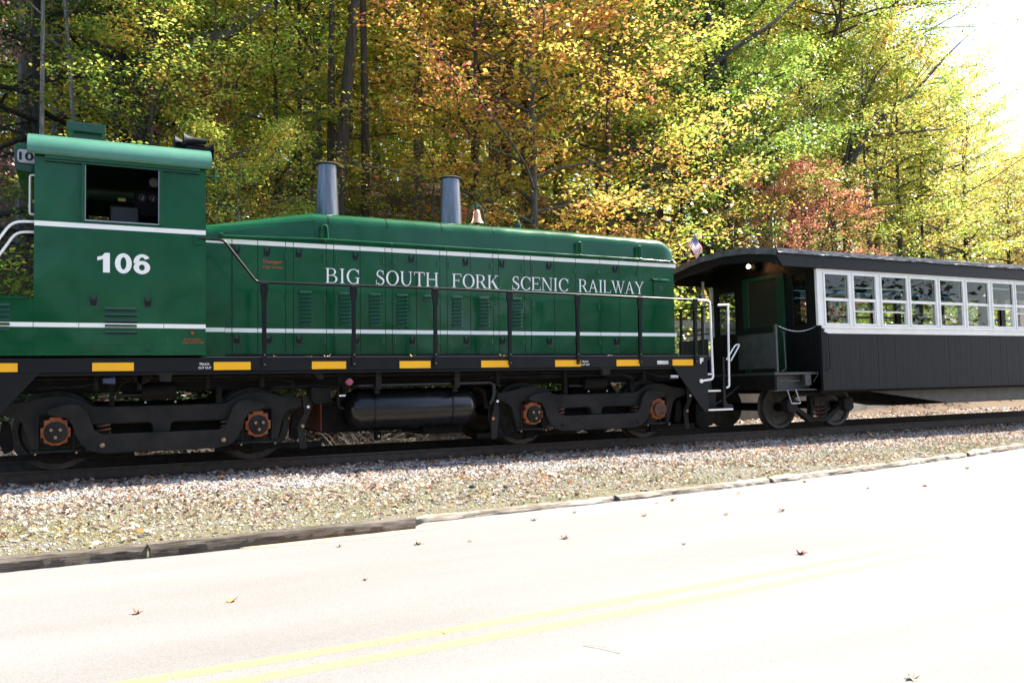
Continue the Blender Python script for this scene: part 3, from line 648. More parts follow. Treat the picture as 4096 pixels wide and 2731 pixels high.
# number box at the rear of the cab
nb = [(-.49, 3.82), (-.245, 3.80), (-.245, 4.17), (-.49, 4.16)]
MB().prism(fillet(nb, .055, 5), -.92, .92).build('number_box', 'green', loco, bevel=.006)
MB().prism(fillet([(-.475, 3.90), (-.15, 3.90), (-.15, 4.10), (-.475, 4.10)], .06, 5), -.932, -.921).build('number_board', 'rimdark', loco)
MB().prism(fillet([(-.46, 3.915), (-.16, 3.915), (-.16, 4.085), (-.46, 4.085)], .05, 5), -.936, -.933).build('number_board_face', mat('grey_board', (.42, .42, .42), .4), loco)
sans('106', -.44, -.18, 3.945, 4.055, -.9375, loco, 'rail_black', .03, name='board_number')
MB().tube(arcpath([(-.24, -1.25, 3.70), (-.30, -1.25, 3.70), (-.30, -1.25, 3.21), (-.24, -1.25, 3.21)], .03), .013).build('grab_iron', 'white', loco, smooth=True)
MB().tube(arcpath([(-.24, -1.5, 3.08), (-.47, -1.5, 3.07), (-.60, -1.5, 2.86), (-.85, -1.5, 2.45)], .12), .016).build('handrail', 'white', loco, smooth=True)
MB().tube(arcpath([(-.24, -1.46, 2.96), (-.43, -1.46, 2.95), (-.60, -1.46, 2.67), (-.85, -1.46, 2.25)], .12), .016).build('handrail', 'white', loco, smooth=True)
# short hood behind the cab
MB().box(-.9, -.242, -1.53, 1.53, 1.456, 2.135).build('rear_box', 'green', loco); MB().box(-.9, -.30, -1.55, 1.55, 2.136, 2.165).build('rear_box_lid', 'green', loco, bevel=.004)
for k in range(6): MB().prism([(-1.531, 2.085-.058*k), (-1.531, 2.05-.058*k), (-1.553, 2.05-.058*k)], -.72, -.485, 'x').build('louver', 'greendark', loco)
MB().box(-.9, -.246, -1.5335, -1.5295, 1.52, 1.585).build('rear_box_panel', 'green', loco, bevel=.002)

# --- hood
def hood_section(zt, rc, w=.92, n=7):
    p = [(-w, 1.435)]; 
    for i in range(n+1):
        a = rad(180-90*i/n); p.append((-w+rc+rc*math.cos(a), zt-rc-.03+rc*math.sin(a)))
    p.append((0, zt)); return p+[(-a, z) for a, z in p[-2::-1]]
st = [(1.73, 3.305, .16, 0), (2.5, 3.45, .16, 0), (3.26, 3.595, .17, 0), (3.34, 3.60, .17, 0)]
st += [(x, 3.60, .17, 0) for x in (4.42, 5.32, 6.22, 7.3)]+[(8.4, 3.585, .17, 0), (9.5, 3.57, .17, 0)]
for t in (.25, .5, .7, .85, .95, 1.0):
    st.append((9.5+.36*t, 3.57-.30*(1-math.sqrt(max(0, 1-t*t))), .17, .07*(1-math.sqrt(max(0, 1-t*t)))*1.0))
mb = MB(); vs = []; secs = [hood_section(z, r, .92-i) for x, z, r, i in st]; k = len(secs[0])
for (x, *_), s in zip(st, secs): vs += [(x, a, b_) for a, b_ in s]
fs = [(i*k+j, i*k+j+1, (i+1)*k+j+1, (i+1)*k+j) for i in range(len(st)-1) for j in range(k-1)]
fs = [f[::-1] for f in fs]
fs += [tuple(range(k-1, -1, -1)), tuple(range((len(st)-1)*k, len(st)*k))]
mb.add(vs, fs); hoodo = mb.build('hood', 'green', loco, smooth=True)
MB().box(1.75, 9.86, -.935, -.921, 1.436, 1.478).build('hood_base', 'rail_black', loco)
# section joints over the roof
for xs_ in (3.52, 4.42, 5.32, 6.22):
    p = hood_section(3.60, .17); p2 = [(a*1.0035, 3.60*0+b_+.004) for a, b_ in p]
    p = [q for q in p if q[1] > 3.1]; 
    mb = MB(); out = []; inn = []
    for a, z in p:
        d = Vector((a, z-3.0)).normalized(); out.append((a+d.x*.004, z+d.y*.004)); inn.append((a-d.x*.01, z-d.y*.01))
    mb.prism(out+inn[::-1], xs_-.006, xs_+.006, 'x').build('roof_joint', 'rail_black', loco)
# crease line of the sloping part
MB().tube([(1.80, -.921, 3.235), (3.30, -.921, 3.435), (3.33, -.921, 3.10)], .0045, 5).build('hood_seam', 'greendark', loco)
# doors
edges = [2.15, 2.50, 2.89, 3.00, 3.48, 3.59, 3.99, 4.38, 4.49, 4.88, 5.27, 5.39, 5.79, 6.19, 6.29, 6.76, 6.88, 7.32, 7.74, 8.23, 8.62, 9.02, 9.80]
g = .0045
st_up = MB(); st_lo = MB(); st_up.box(1.735, edges[0]-g, -.9235, -.919, 3.028, 3.092); st_lo.box(2.06, edges[0]-g, -.9235, -.919, 1.788, 1.846)
for a, b_ in zip(edges[:-1], edges[1:]):
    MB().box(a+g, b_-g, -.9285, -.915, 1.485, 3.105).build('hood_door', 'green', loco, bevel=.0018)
    st_up.box(a+g, b_-g, -.9305, -.926, 3.028, 3.092); st_lo.box(a+g, b_-g, -.9305, -.926, 1.788, 1.846)
mbk = MB()
for e in edges: mbk.box(e-g, e+g, -.9215, -.919, 1.485, 3.105)
mbk.build('door_gap', 'rail_black', loco)
st_up.box(9.80+g, 9.85, -.9235, -.918, 3.028, 3.092); st_lo.box(9.80+g, 9.85, -.9235, -.918, 1.788, 1.846)
st_up.build('painted_stripe', 'white', loco); st_lo.build('painted_stripe', 'white', loco)
MB().box(1.74, 2.045, -1.0, -.9, 1.435, 1.99).build('side_box', 'green', loco, bevel=.004); MB().box(1.742, 2.043, -1.0025, -.998, 1.788, 1.846).build('painted_stripe', 'white', loco)
LV = {}
def louver_mesh(w):
    k = round(w, 2)
    if k not in LV:
        mb = MB(); z1 = .034; d = .034; e = .012
        vs = [(-w/2, 0, z1), (w/2, 0, z1), (w/2-e, -d, .006), (-w/2+e, -d, .006), (-w/2, 0, 0), (w/2, 0, 0), (w/2-e, -d, 0), (-w/2+e, -d, 0)]
        mb.add(vs, [(0, 3, 2, 1), (3, 7, 6, 2), (0, 4, 7, 3), (1, 2, 6, 5), (4, 5, 6, 7)])
        LV[k] = mb.mesh('louver', [M['louver']])
    return LV[k]
for a, b_, n in ((3.08, 3.27, 9), (3.66, 3.85, 9), (4.12, 4.31, 9), (4.555, 4.745, 9), (4.99, 5.14, 2), (5.465, 5.655, 9), (5.93, 6.12, 9), (6.52, 6.71, 9)):
    for k in range(n): link('louver', louver_mesh(b_-a), loco, ((a+b_)/2, -.929, 2.366-.0568*k))
for x in (2.215, 2.63, 3.08, 3.92, 4.80, 5.71, 6.35, 7.225, 8.54): latch(x, 2.93)
for x in (2.215, 2.65, 3.08, 3.93, 4.81, 5.71, 6.35, 7.215, 8.55): latch(x, 1.68, low=True)
for x in (2.89, 3.445, 3.625, 4.345, 4.525, 5.235, 5.425, 6.155, 6.725, 6.915, 7.72, 8.20, 9.0):
    hinge(x, 2.89); hinge(x, 1.68)
for x in (2.89, 3.445, 3.625, 4.345, 4.525, 5.235, 5.425, 6.155, 6.725, 6.915, 7.72, 8.20): hinge(x, 2.29)
# sand filler door with lid at the end
MB().box(9.34, 9.62, -.95, -.92, 2.47, 2.76).build('filler_door', 'green', loco, bevel=.004); MB().prism([(-.92, 2.83), (-.92, 2.79), (-1.0, 2.77), (-1.0, 2.785)], 9.31, 9.66, 'x').build('filler_hood', 'green', loco)
MB().box(9.44, 9.53, -.956, -.949, 2.60, 2.68).build('filler_catch', 'greendark', loco)
sans('Danger', 2.575, 2.845, 2.762, 2.825, -.9305, loco, 'red', .02); sans('High voltage', 2.57, 2.855, 2.70, 2.74, -.9305, loco, 'red', .015)
for t_, a, b_ in (('BIG', 3.47, 4.0), ('SOUTH', 4.23, 5.25), ('FORK', 5.48, 6.31), ('SCENIC', 6.53, 7.60), ('RAILWAY', 7.80, 9.14)):
    word(t_, a, b_, 2.528, 2.744, -.9312, loco)
# pipe rail along the hood
MB().tube(arcpath([(1.98, -.99, 3.118), (3.44, -.99, 3.155), (9.0, -.99, 3.135), (9.74, -.99, 3.12)], .02), .0175, 10).build('grab_rail', 'green', loco, smooth=True)
for x, big in ((2.0, 0), (3.45, 1), (4.46, 0), (5.34, 0), (6.26, 0), (7.80, 1), (9.03, 1), (9.72, 0)):
    MB().cyl((x, -.915, 3.135+(.0 if x > 2.5 else -.015)), .013, .075, 'y', 8).lathe([(.026, -.02), (.026, .02)], (x, -.99, 3.14), 'x', 10).build('rail_stanchion', 'green', loco, smooth=True)
    if big:
        MB().tube(arcpath([(x-.05, -.93, 3.17), (x-.05, -.96, 3.33), (x-.02, -.97, 3.37), (x+.03, -.97, 3.36), (x+.04, -.98, 3.16)], .03), .017).box(x-.08, x+.06, -.935, -.915, 3.17, 3.35).build('lifting_lug', 'green', loco, smooth=True)
# stacks
def stack(x, zb, h, r0, r1, label):
    o = MB().lathe([(r0, 0), (r1, h), (r1+.035, h+.004), (r1+.04, h+.018), (r1+.02, h+.03), (r1-.012, h+.02), (r1-.014, h-.25)], (x, 0, zb), 'z', 36, False)
    o.mi = [1 if i >= 36 else 0 for i in range(len(o.f))]
    s = o.build('exhaust_stack', ['stack', 'rimdark'], loco, smooth=True, label=label)
stack(3.735, 3.55, .94, .19, .148, 'taller exhaust stack beside the hood peak'); stack(5.85, 3.55, .91, .20, .155, 'exhaust stack beside the bell')
# bell
MB().lathe([(.0, .235), (.05, .232), (.075, .205), (.08, .15), (.095, .08), (.135, .02), (.145, 0), (.13, .0), (.07, .12), (0, .2)], (6.325, 0, 3.735), 'z', 32, False).build('bell', 'brass', loco, smooth=True)
MB().tube(arcpath([(6.12, 0, 3.58), (6.19, 0, 3.93), (6.24, 0, 4.04), (6.41, 0, 4.04), (6.46, 0, 3.93), (6.52, 0, 3.58)], .04), .018, 8).tube([(6.325, 0, 3.97), (6.325, 0, 4.08)], .025, 8).tube(arcpath([(6.28, .02, 4.05), (6.34, .02, 4.11), (6.42, .02, 4.06), (6.50, .02, 3.8)], .04), .009, 6).build('bell_yoke', 'greendark', loco, smooth=True)
MB().cyl((6.325, 0, 3.68), .018, .08, 'z', 8).build('bell_clapper', 'rail_black', loco)
MB().lathe([(.05, 0), (.05, .16), (.066, .165), (.066, .2), (.04, .21), (.04, .25), (.02, .27)], (7.13, 0, 3.58), 'z', 14).build('sand_cap', 'greendark', loco, smooth=True)
# --- handrails
PX = (2.475, 3.71, 4.945, 6.176, 7.40, 8.615, 9.777)
for s in (-1, 1):
    pts = [(1.63, s*1.535, 2.985), (1.95, s*1.545, 2.98), (2.375, s*1.545, 2.435), (4.94, s*1.545, 2.438), (7.4, s*1.545, 2.42), (9.80, s*1.545, 2.395)]
    MB().tube(arcpath(pts, .05), .0185, 10).build('handrail', 'rail_black', loco, smooth=True)
    for x in PX:
        z1 = 2.42 if x < 7 else 2.40
        y = s*1.545
        MB().prism([(x-.029, 1.30), (x+.029, 1.30), (x+.029, 2.18), (x+.056, z1-.07), (x+.050, z1-.01), (x-.050, z1-.01), (x-.056, z1-.07), (x-.029, 2.18)], y-.012, y+.012).box(x-.016, x-.008, y-.05*s if s < 0 else y, y if s < 0 else y+.05, 1.32, 2.2).lathe([(.026, -.045), (.026, .045)], (x, y, z1), 'x', 10).build('handrail_post', 'rail_black', loco, bevel=.002)
        if s < 0:
            for dz in (1.33, 1.46): MB().cyl((x+.004, y-.012, dz), .008, .007, 'y', 8).build('post_bolt', 'chain', loco)
MB().tube(arcpath([(9.80, -1.545, 2.395), (10.10, -1.545, 2.39), (10.14, -1.545, 1.02), (9.88, -1.545, .99)], .06), .019, 10).cyl((9.88, -1.53, .99), .035, .03, 'y', 14).build('handrail', 'white', loco, smooth=True)
MB().tube(arcpath([(10.30, -1.52, 2.32), (10.53, -1.52, 2.335), (10.52, -1.52, .88), (10.47, -1.5, .86)], .03), .018, 10).lathe([(0, -.026), (.026, 0), (0, .026)], (10.53, -1.52, 2.335), 'z', 10, False).build('handrail', 'white', loco, smooth=True)
MB().tube(arcpath([(10.92, -1.0, 1.36), (11.14, -1.0, 1.64), (11.25, -1.0, 1.65), (11.02, -1.0, 1.34)], .05), .014).build('uncoupling_lever', 'white', loco, smooth=True)
# end of the locomotive: deck, end sheet, steps, railings
MB().box(10.041, 10.40, -1.15, 1.15, 1.36, 1.42).build('end_deck', 'black', loco)
sheet = fillet([(10.40, 1.41), (10.455, 1.41), (10.455, .64), (10.50, .575), (10.62, .565), (10.62, .48), (10.40, .48)], .03)
for y in (-1.50, 1.47): MB().prism(sheet, y, y+.03).build('step_side', 'black', loco, bevel=.006)
MB().box(10.40, 10.44, -1.15, 1.15, .62, 1.41).box(10.43, 10.47, -.9, .9, .20, .70).build('end_plate', 'black', loco, bevel=.008)
MB().prism(fillet([(10.2, .62), (10.65, .60), (10.62, .17), (10.30, .12), (10.2, .2)], .08), -.98, .98).build('pilot', 'under', loco, bevel=.02)
for z, x1, yb in ((.47, 10.62, -1.30), (.80, 10.40, -1.15), (1.095, 10.22, -1.0)):
    MB().box(10.045, x1-.01, -1.50 if z < .6 else -1.44, yb, z-.005, z+.02).build('step_tread', 'black', loco); MB().box(10.045, x1-.01, -1.512 if z < .6 else -1.452, -1.50 if z < .6 else -1.44, z-.004, z+.026).build('step_nosing', 'white', loco, bevel=.003)
    MB().box(10.045, 10.398, yb+.001, yb+.02, z+.0, z+.33).build('step_riser', 'black', loco)
for x, y in ((10.36, -1.02), (10.36, -.4), (10.36, .4), (10.36, 1.02), (9.95, 1.35)):
    MB().box(x-.022, x+.022, y-.015, y+.015, 1.42, 2.32).build('end_rail_post', 'rail_black', loco)
MB().tube([(10.36, -1.2, 2.32), (10.36, 1.2, 2.32)], .018).tube([(10.36, -1.0, 1.9), (10.36, -.4, 1.9)], .014).build('end_railing', 'rail_black', loco, smooth=True)
MB().tube([(9.80, -1.545, 2.395), (10.0, -1.5, 2.40), (10.30, -1.4, 2.32)], .014).build('end_chain', 'rail_black', loco)
MB().box(10.45, 10.95, -.13, .13, .62, .86).box(10.85, 11.0, -.2, .16, .58, .92).build('coupler', 'under', loco, bevel=.02)
pipe([(10.48, -.5, .95), (10.6, -.5, .6), (10.9, -.45, .42), (11.3, -.45, .6), (11.66, -.5, .85)], .022, 'brake_hose', 'rail_black', rr=.2)
pipe([(10.48, .45, 1.0), (10.65, .45, .75), (11.2, .45, .7), (11.66, .45, 1.0)], .022, 'jumper_cable', 'rail_black', rr=.2)

# ------------------------------------------------------------------ carriage
car = thing('passenger_carriage', 'black open-window excursion carriage with white window frames and canvas roof', 'railway carriage', (0, 0, -.04))
car['_root'] = False
TH = rad(-1.5)
CX1 = 24.6; YS = -1.555
def cb(mb, name, mt, par=car, **k): return mb.build(name, mt, par, **k)
# side boards
bm_ = MB().box(-.0335, .0335, -.010, .010, .775, 1.85)
BD = bm_.mesh('board', [M['carblack']]); bd_b = None
x = 12.83; i = 0
for s in (-1, 1):
    x = 12.865 if s < 0 else 13.0
    while x < CX1:
        o = link('board', BD, car, (x, s*(-YS)*1.0, 0)) if s > 0 else link('board', BD, car, (x, YS+RND.uniform(-.0015, .0015), 0))
        x += .0705 if s < 0 else .5
        if s > 0: o.scale = (7.1, 1, 1)
cb(MB().box(12.80, CX1, YS+.011, YS+.05, .76, 1.86).box(12.80, CX1, -YS-.05, -YS-.011, .76, 1.86), 'side_sheathing', 'carfascia')
cb(MB().box(12.79, 12.828, YS-.012, YS+.05, .775, 1.995), 'corner_board', 'carblack', bevel=.003)
cb(MB().box(12.80, CX1, YS-.035, YS+.02, 1.945, 1.995), 'window_ledge', 'cream', bevel=.006)
cb(MB().box(12.88, CX1, YS-.018, YS+.02, 1.845, 1.944), 'belt_rail', 'cream', bevel=.004)
WN = [(12.905, 13.60), (13.68, 14.35), (14.455, 15.25), (15.30, 16.135), (16.20, 16.99), (17.055, 17.835), (17.915, 18.68), (18.73, 19.50)]
while WN[-1][1] < CX1-1: WN.append((WN[-1][1]+.06, WN[-1][1]+.84))
ZB, ZT = 2.0, 3.085
def side_frame(y0, y1, mt, wins):
    mb = MB(); xs_ = [12.745]+[v for w in wins for v in w]+[CX1]
    mb.box(12.745, CX1, y0, y1, 3.02, ZT)
    for a, b_ in zip(xs_[0::2], xs_[1::2]): mb.box(a, b_, y0, y1, ZB, 3.02)
    return mb
cb(side_frame(YS, YS+.06, 'cream', WN), 'window_wall', 'cream', bevel=.004)
cb(side_frame(-YS-.06, -YS, 'cream', WN), 'window_wall', ['cream'])
raised = {1: (2.735, 2.275), 2: (2.735, 2.275), 6: (2.86, 2.415), 7: (2.81, 2.33)}
def window(i, a, b_, s):
    y = YS if s < 0 else -YS; o = -1 if s < 0 else 1
    mb = MB(); f = .035
    def bx(x0, x1, ya, yb, z0, z1): mb.box(x0, x1, min(y+o*ya, y+o*yb), max(y+o*ya, y+o*yb), z0, z1)
    bx(a, b_, -.02, .018, 2.985, 3.019); bx(a, a+f, -.02, .018, 2.001, 2.984); bx(b_-f, b_, -.02, .018, 2.001, 2.984); bx(a+f, b_-f, -.02, .012, 2.001, 2.045)
    bx(a+f, b_-f, -.03, .004, 2.475, 2.53)
    bx(a+f, a+f+.022, -.03, -.005, 2.046, 2.474); bx(b_-f-.022, b_-f, -.03, -.005, 2.046, 2.474)
    bx(b_-f-.03, b_-f, -.055, -.031, 2.046, 2.984)
    if i in raised:
        for z in raised[i]: bx(a+f, b_-f, -.05, -.032, z, z+.032)
    w = cb(mb, 'window', 'cream', bevel=.0025 if s < 0 else 0)
    ylo = y+o*(-.018)
    MB().box(a+f, b_-f, min(ylo, ylo+.004), max(ylo, ylo+.004)+.001, 2.531, 2.984).build('pane', M['glass'], w)
    zb = raised[i][1]+.03 if i in raised else 2.046
    MB().box(a+f+.022, b_-f-.031, min(ylo, ylo+.004), max(ylo, ylo+.004)+.001, zb, 2.474).build('pane', M['glass'], w)
for i, (a, b_) in enumerate(WN): window(i, a, b_, -1)
for i, (a, b_) in enumerate(WN): window(i if i != 3 else 1, a, b_, 1)
# eaves and roof
fas = [(11.70, 3.40), (11.70, 3.27), (11.84, 3.088), (CX1, 3.088), (CX1, 3.40)]
for s in (-1, 1): cb(MB().prism(fas, YS-.05 if s < 0 else -YS+.01, YS-.01 if s < 0 else -YS+.05), 'eaves_board', 'carfascia', bevel=.004)
def roofz(y): return 3.40+.185*(1-(y/1.63)**2)
ys_ = [(-1.63+3.26*i/24) for i in range(25)]; nx = 110
vs = []; 
for i in range(nx+1):
    x = 11.69+(CX1+.3-11.69)*i/nx
    for y in ys_: vs.append((x, y, roofz(y)+.006*mn.noise(Vector((x*2.5, y*2, 0)))))
k = len(ys_); fs = [(i*k+j, (i+1)*k+j, (i+1)*k+j+1, i*k+j+1) for i in range(nx) for j in range(k-1)]
mb = MB().add(vs, fs)
# hanging canvas edge with wrinkles (near and far side) and at the end
for s in (-1, 1):
    vs = []; rows = 5; nn = 520
    for i in range(nn+1):
        x = 11.69+(CX1+.3-11.69)*i/nn
        for r_ in range(rows):
            t = r_/(rows-1); wv = mn.noise(Vector((x*2.6+t*1.4, t*1.5, s)))*.022+mn.noise(Vector((x*6+t*4.5, 5, s)))*.008
            z = 3.405-.085*t*(1+.25*mn.noise(Vector((x*1.5, 9, s)))); vs.append((x, s*(1.63+.008*t+abs(wv)*(.3+t)), z+.004))
    fs = [(i*rows+j, (i+1)*rows+j, (i+1)*rows+j+1, i*rows+j+1) for i in range(nn) for j in range(rows-1)]
    mb.add(vs, fs if s > 0 else [f[::-1] for f in fs])
vs = []
for j, y in enumerate(ys_*1):
    for t in (0, .5, 1): vs.append((11.688-.012*t-.01*mn.noise(Vector((y*5, t*2, 1))), y, roofz(y)-.125*t*(1+.1*mn.noise(Vector((y*3, 0, 0))))))
mb.add(vs, [(j*3+r_, (j+1)*3+r_, (j+1)*3+r_+1, j*3+r_+1) for j in range(24) for r_ in (0, 1)])
cb(mb, 'canvas_roof', 'canvas', smooth=True)
mb = MB()
for j in range(10): mb.box(11.69+1.2*j, 11.695+1.2*j+.014, -1.662, -1.64, 3.335, 3.35)
for j in range(6): mb.box(11.66, 11.672, -1.4+.45*j, -1.387+.45*j, roofz(-1.4+.45*j)-.09, roofz(-1.4+.45*j)-.075)
cb(mb, 'canvas_stud', 'chain')
# underside / ceiling
vs = []; 
for x in (11.72, 12.79, 12.85, CX1): vs += [(x, y*.955, roofz(y)-.055) for y in ys_]
mb = MB(); mb.add(vs, [(i*25+j, i*25+j+1, (i+1)*25+j+1, (i+1)*25+j) for i in (0,) for j in range(24)]); cb(mb, 'platform_ceiling', 'carfascia')
mb = MB(); mb.add(vs, [(i*25+j, i*25+j+1, (i+1)*25+j+1, (i+1)*25+j) for i in (2,) for j in range(24)]); cb(mb, 'ceiling', 'carinside')
cb(MB().prism([(y*.98, roofz(y)-.05) for y in ys_]+[(1.55, 3.10), (1.4, 3.2), (0, 3.33), (-1.4, 3.2), (-1.55, 3.10)], 11.71, 11.75, 'x'), 'roof_bow', 'carfascia')
cb(MB().box(12.85, CX1, -1.50, 1.50, 1.13, 1.18), 'floor_deck', 'carinside')
# end wall with door and windows (facing the locomotive)
XE = 12.80
mb = MB()
def ew(y0, y1, z0, z1, x0=XE, x1=XE+.05): mb.box(x0, x1, y0, y1, z0, z1)
ew(-1.50, -1.25, 1.12, 3.42); ew(-.84, -.66, 1.12, 3.5); ew(-1.25, -.84, 1.12, 2.01); ew(-1.25, -.84, 3.07, 3.45)
ew(.53, .76, 1.12, 3.5); ew(1.37, 1.50, 1.12, 3.42); ew(.76, 1.37, 1.12, 1.97); ew(.76, 1.37, 2.93, 3.45); ew(-.66, .53, 3.12, 3.55)
cb(mb, 'end_wall', 'carfascia')
y = -1.49
while y < 1.5:
    if not -.66 < y < .53 and not (.53 < y+.0 < .56): link('end_board', None, car) if 0 else cb(MB().box(XE-.012, XE-.001, y+.004, y+.07, 1.13, 1.96), 'end_board', 'carfascia')
    y += .074
dr = MB(); 
for y0, y1, z0, z1 in ((-.66, -.45, 1.13, 3.12), (.37, .53, 1.13, 3.12), (-.45, .37, 3.04, 3.12)): dr.box(XE-.03, XE+.03, y0, y1, z0, z1)
door = cb(dr, 'door_frame', 'doorgreen', bevel=.006)
MB().box(XE-.01, XE+.02, -.449, .369, 1.13, 3.039).build('door', M['doorscreen'], door)
MB().box(XE-.034, XE-.03, .345, .352, 1.2, 3.04).build('door_edge', M['chain'], door)
for (y0, y1, z0, z1) in ((-1.25, -.84, 2.01, 3.07), (.76, 1.37, 1.97, 2.93)):
    w = MB()
    for q in ((y0, y0+.03, z0, z1), (y1-.03, y1, z0, z1), (y0+.03, y1-.03, z0, z0+.03), (y0+.03, y1-.03, z1-.03, z1)): w.box(XE-.012, XE+.04, *q)
    w = cb(w, 'end_window', 'carfascia'); MB().box(XE+.01, XE+.014, y0+.031, y1-.031, z0+.031, z1-.031).build('pane', M['glass'], w)
cb(MB().box(12.50, 12.54, 1.47, 1.52, 1.12, 3.2), 'platform_post', 'white')
cb(MB().box(11.75, 11.80, -1.47, -1.41, 1.1, 3.3) if 0 else MB().box(11.74, 11.79, -1.46, -1.405, 1.12, 2.01), 'railing_post', 'platformgrey', bevel=.004)
cb(MB().box(11.73, 11.75, -1.40, -.45, 1.20, 1.86), 'platform_sheet', 'platformgrey', bevel=.004); cb(MB().box(11.725, 11.745, -1.40, -.42, 1.965, 1.985).box(11.735, 11.75, -1.40, -.45, 1.87, 1.96), 'railing_bar', 'carfascia')
cb(MB().box(11.73, 11.75, .45, 1.40, 1.20, 1.86).box(11.73, 11.76, .42, 1.45, 1.95, 1.98), 'platform_sheet', 'platformgrey')
cb(MB().box(11.68, 12.80, -1.46, 1.46, 1.075, 1.12), 'platform_deck', 'platformgrey', bevel=.004)
cb(MB().box(11.66, 11.72, -1.47, 1.47, .79, 1.074), 'end_beam', 'under', bevel=.008)
cb(MB().box(11.72, 12.70, -1.30, -1.27, .80, 1.07).box(11.66, 12.72, -1.46, -1.30, .775, .80).box(12.45, 12.60, -1.45, -1.40, .87, 1.07), 'step_well', 'platformgrey', bevel=.003)
cb(MB().tube([(11.78, -1.45, 1.03), (11.72, -1.45, .97)], .01).tube([(12.65, -1.45, .93), (12.78, -1.45, 1.07)], .01).tube([(11.80, -1.45, .96), (12.3, -1.45, .96)], .008), 'step_brace', 'platformgrey')
cb(MB().tube(arcpath([(11.93, -1.5, .80), (12.00, -1.53, .54), (12.22, -1.53, .54), (12.14, -1.5, .80)], .02), .010), 'stirrup_step', 'chain', smooth=True)
cb(MB().tube(arcpath([(11.88, -1.47, 1.88), (11.90, -1.5, 1.86), (11.92, -1.5, 1.18), (11.84, -1.47, 1.14)], .03), .011), 'grab_bar', 'platformgrey', smooth=True)
cb(MB().tube(arcpath([(12.86, YS-.01, 1.86), (12.93, YS-.05, 1.84), (12.95, YS-.05, 1.18), (12.87, YS-.02, 1.14)], .03), .010), 'grab_bar', 'black', smooth=True)
ch = [(11.80+.95*t, -1.47, 1.985-.10*4*t*(1-t)+.0*t) for t in [i/26 for i in range(27)]]
mb = MB()
for i in range(26): mb.tube([Vector(ch[i])-Vector((.004, 0, 0)), Vector(ch[i+1])+Vector((.004, 0, 0))], .008 if i % 2 else .005, 5)
cb(mb, 'platform_chain', 'chain')
lf = MB().lathe([(.03, 0), (.04, .05), (.06, .07), (.06, .12)], (12.55, .02, 3.33), 'x', 14); lf = cb(lf, 'platform_lamp', 'platformgrey', smooth=True)
MB().lathe([(.0, -.03), (.03, -.022), (.042, .0), (.03, .03)], (12.50, .02, 3.33), 'x', 14, False).build('bulb', M['lamp'], lf, smooth=True)
# interior: light strings, partitions, tables, plant
for y, z in ((1.15, 2.88), (.55, 2.95)):
    mb = MB(); x = 12.95
    while x < 19.6:
        t = ((x-12.95) % 2.2)/2.2; zz = z-.05*4*t*(1-t)*(1 if y > 1 else 0); mb.box(x, x+.012, y, y+.012, zz, zz+.011); x += .055
    cb(mb, 'light_string', 'led')
mb = MB()
for a, b_ in zip([w[1] for w in WN[:-1]], [w[0] for w in WN[1:]]): mb.box(a-.06, b_+.06, 1.44, 1.494, 1.18, 3.25)
cb(mb, 'inner_pier', 'carfascia')
for x in (13.55, 14.05, 15.0, 16.4, 18.3, 18.95): cb(MB().box(x, x+.06, -.2, .45, 1.18, 2.12) .box(x-.04, x+.1, -.35, .5, 2.12, 2.2), 'seat_back', 'darkin', bevel=.01)
for x in (13.2, 14.9, 17.2, 19.0): cb(MB().box(x-.25, x+.25, -1.3, -.6, 2.0, 2.03).box(x-.03, x+.03, -1.0, -.94, 1.18, 2.0), 'table', 'carinside')
mb = MB(); r_ = random.Random(5)
for i in range(90):
    c = Vector((15.95+r_.gauss(0, .16), -1.15+r_.gauss(0, .1), 2.22+r_.gauss(0, .05))); d = Vector((r_.uniform(-1, 1), r_.uniform(-1, 1), r_.uniform(-.2, .6))).normalized()*.09; e = d.orthogonal().normalized()*.03
    mb.add([c, c+d*.5+e, c+d, c+d*.5-e], [(0, 1, 2, 3)])
cb(mb, 'table_plant', 'plant', kind='stuff')
# underframe and truck
cb(MB().prism([(13.9, .775), (14.13, .755), (16.77, .43), (22, .46), (24.5, .77)], -1.22, -1.18), 'underframe_girder', 'platformgrey')
cb(MB().prism([(13.0, .775), (13.8, .70), (16.2, .38), (22, .40), (24.5, .77)], -.35, .35), 'centre_girder', 'under')
cb(MB().box(11.72, CX1, -.5, .5, .80, 1.07).box(12.8, CX1, -1.5, 1.5, .72, .78), 'underframe', 'under')
ct = [(12.45, .60), (12.55, .73), (12.95, .735), (13.35, .73), (13.75, .70), (13.92, .62), (13.92, .50), (13.75, .50), (13.62, .36), (13.36, .17), (12.92, .17), (12.66, .34), (12.5, .44), (12.3, .44), (12.3, .56)]
tk = MB(); Y0, Y1 = -1.10, -.98
for q in ([(12.30, .60), (12.55, .74), (13.70, .735), (13.96, .60), (13.90, .56), (13.66, .655), (12.60, .66), (12.36, .55)], [(12.28, .56), (12.42, .56), (12.50, .50), (12.98, .24), (12.98, .16), (12.88, .16), (12.62, .34), (12.46, .43), (12.28, .44)],
          [(13.97, .56), (13.83, .56), (13.76, .50), (13.30, .24), (13.30, .16), (13.40, .16), (13.64, .34), (13.80, .43), (13.97, .44)], [(12.981, .235), (12.981, .16), (13.299, .16), (13.299, .235)], [(12.93, .655), (12.93, .275), (12.99, .242), (12.99, .655)], [(13.29, .655), (13.29, .242), (13.35, .275), (13.35, .655)]): tk.prism(q, Y0, Y1)
tk = cb(tk, 'truck_sideframe', 'truck', bevel=.006)
cb(MB().box(12.98, 13.30, -1.14, -.98, .50, .66), 'bolster_end', 'truck', bevel=.02)
for xx in (13.07, 13.21):
    cb(MB().tube([(xx+.06*math.cos(t*.7), -1.07+.06*math.sin(t*.7), .20+.0085*t) for t in range(36)], .015, 6), 'coil_spring', 'rustdark', smooth=True)
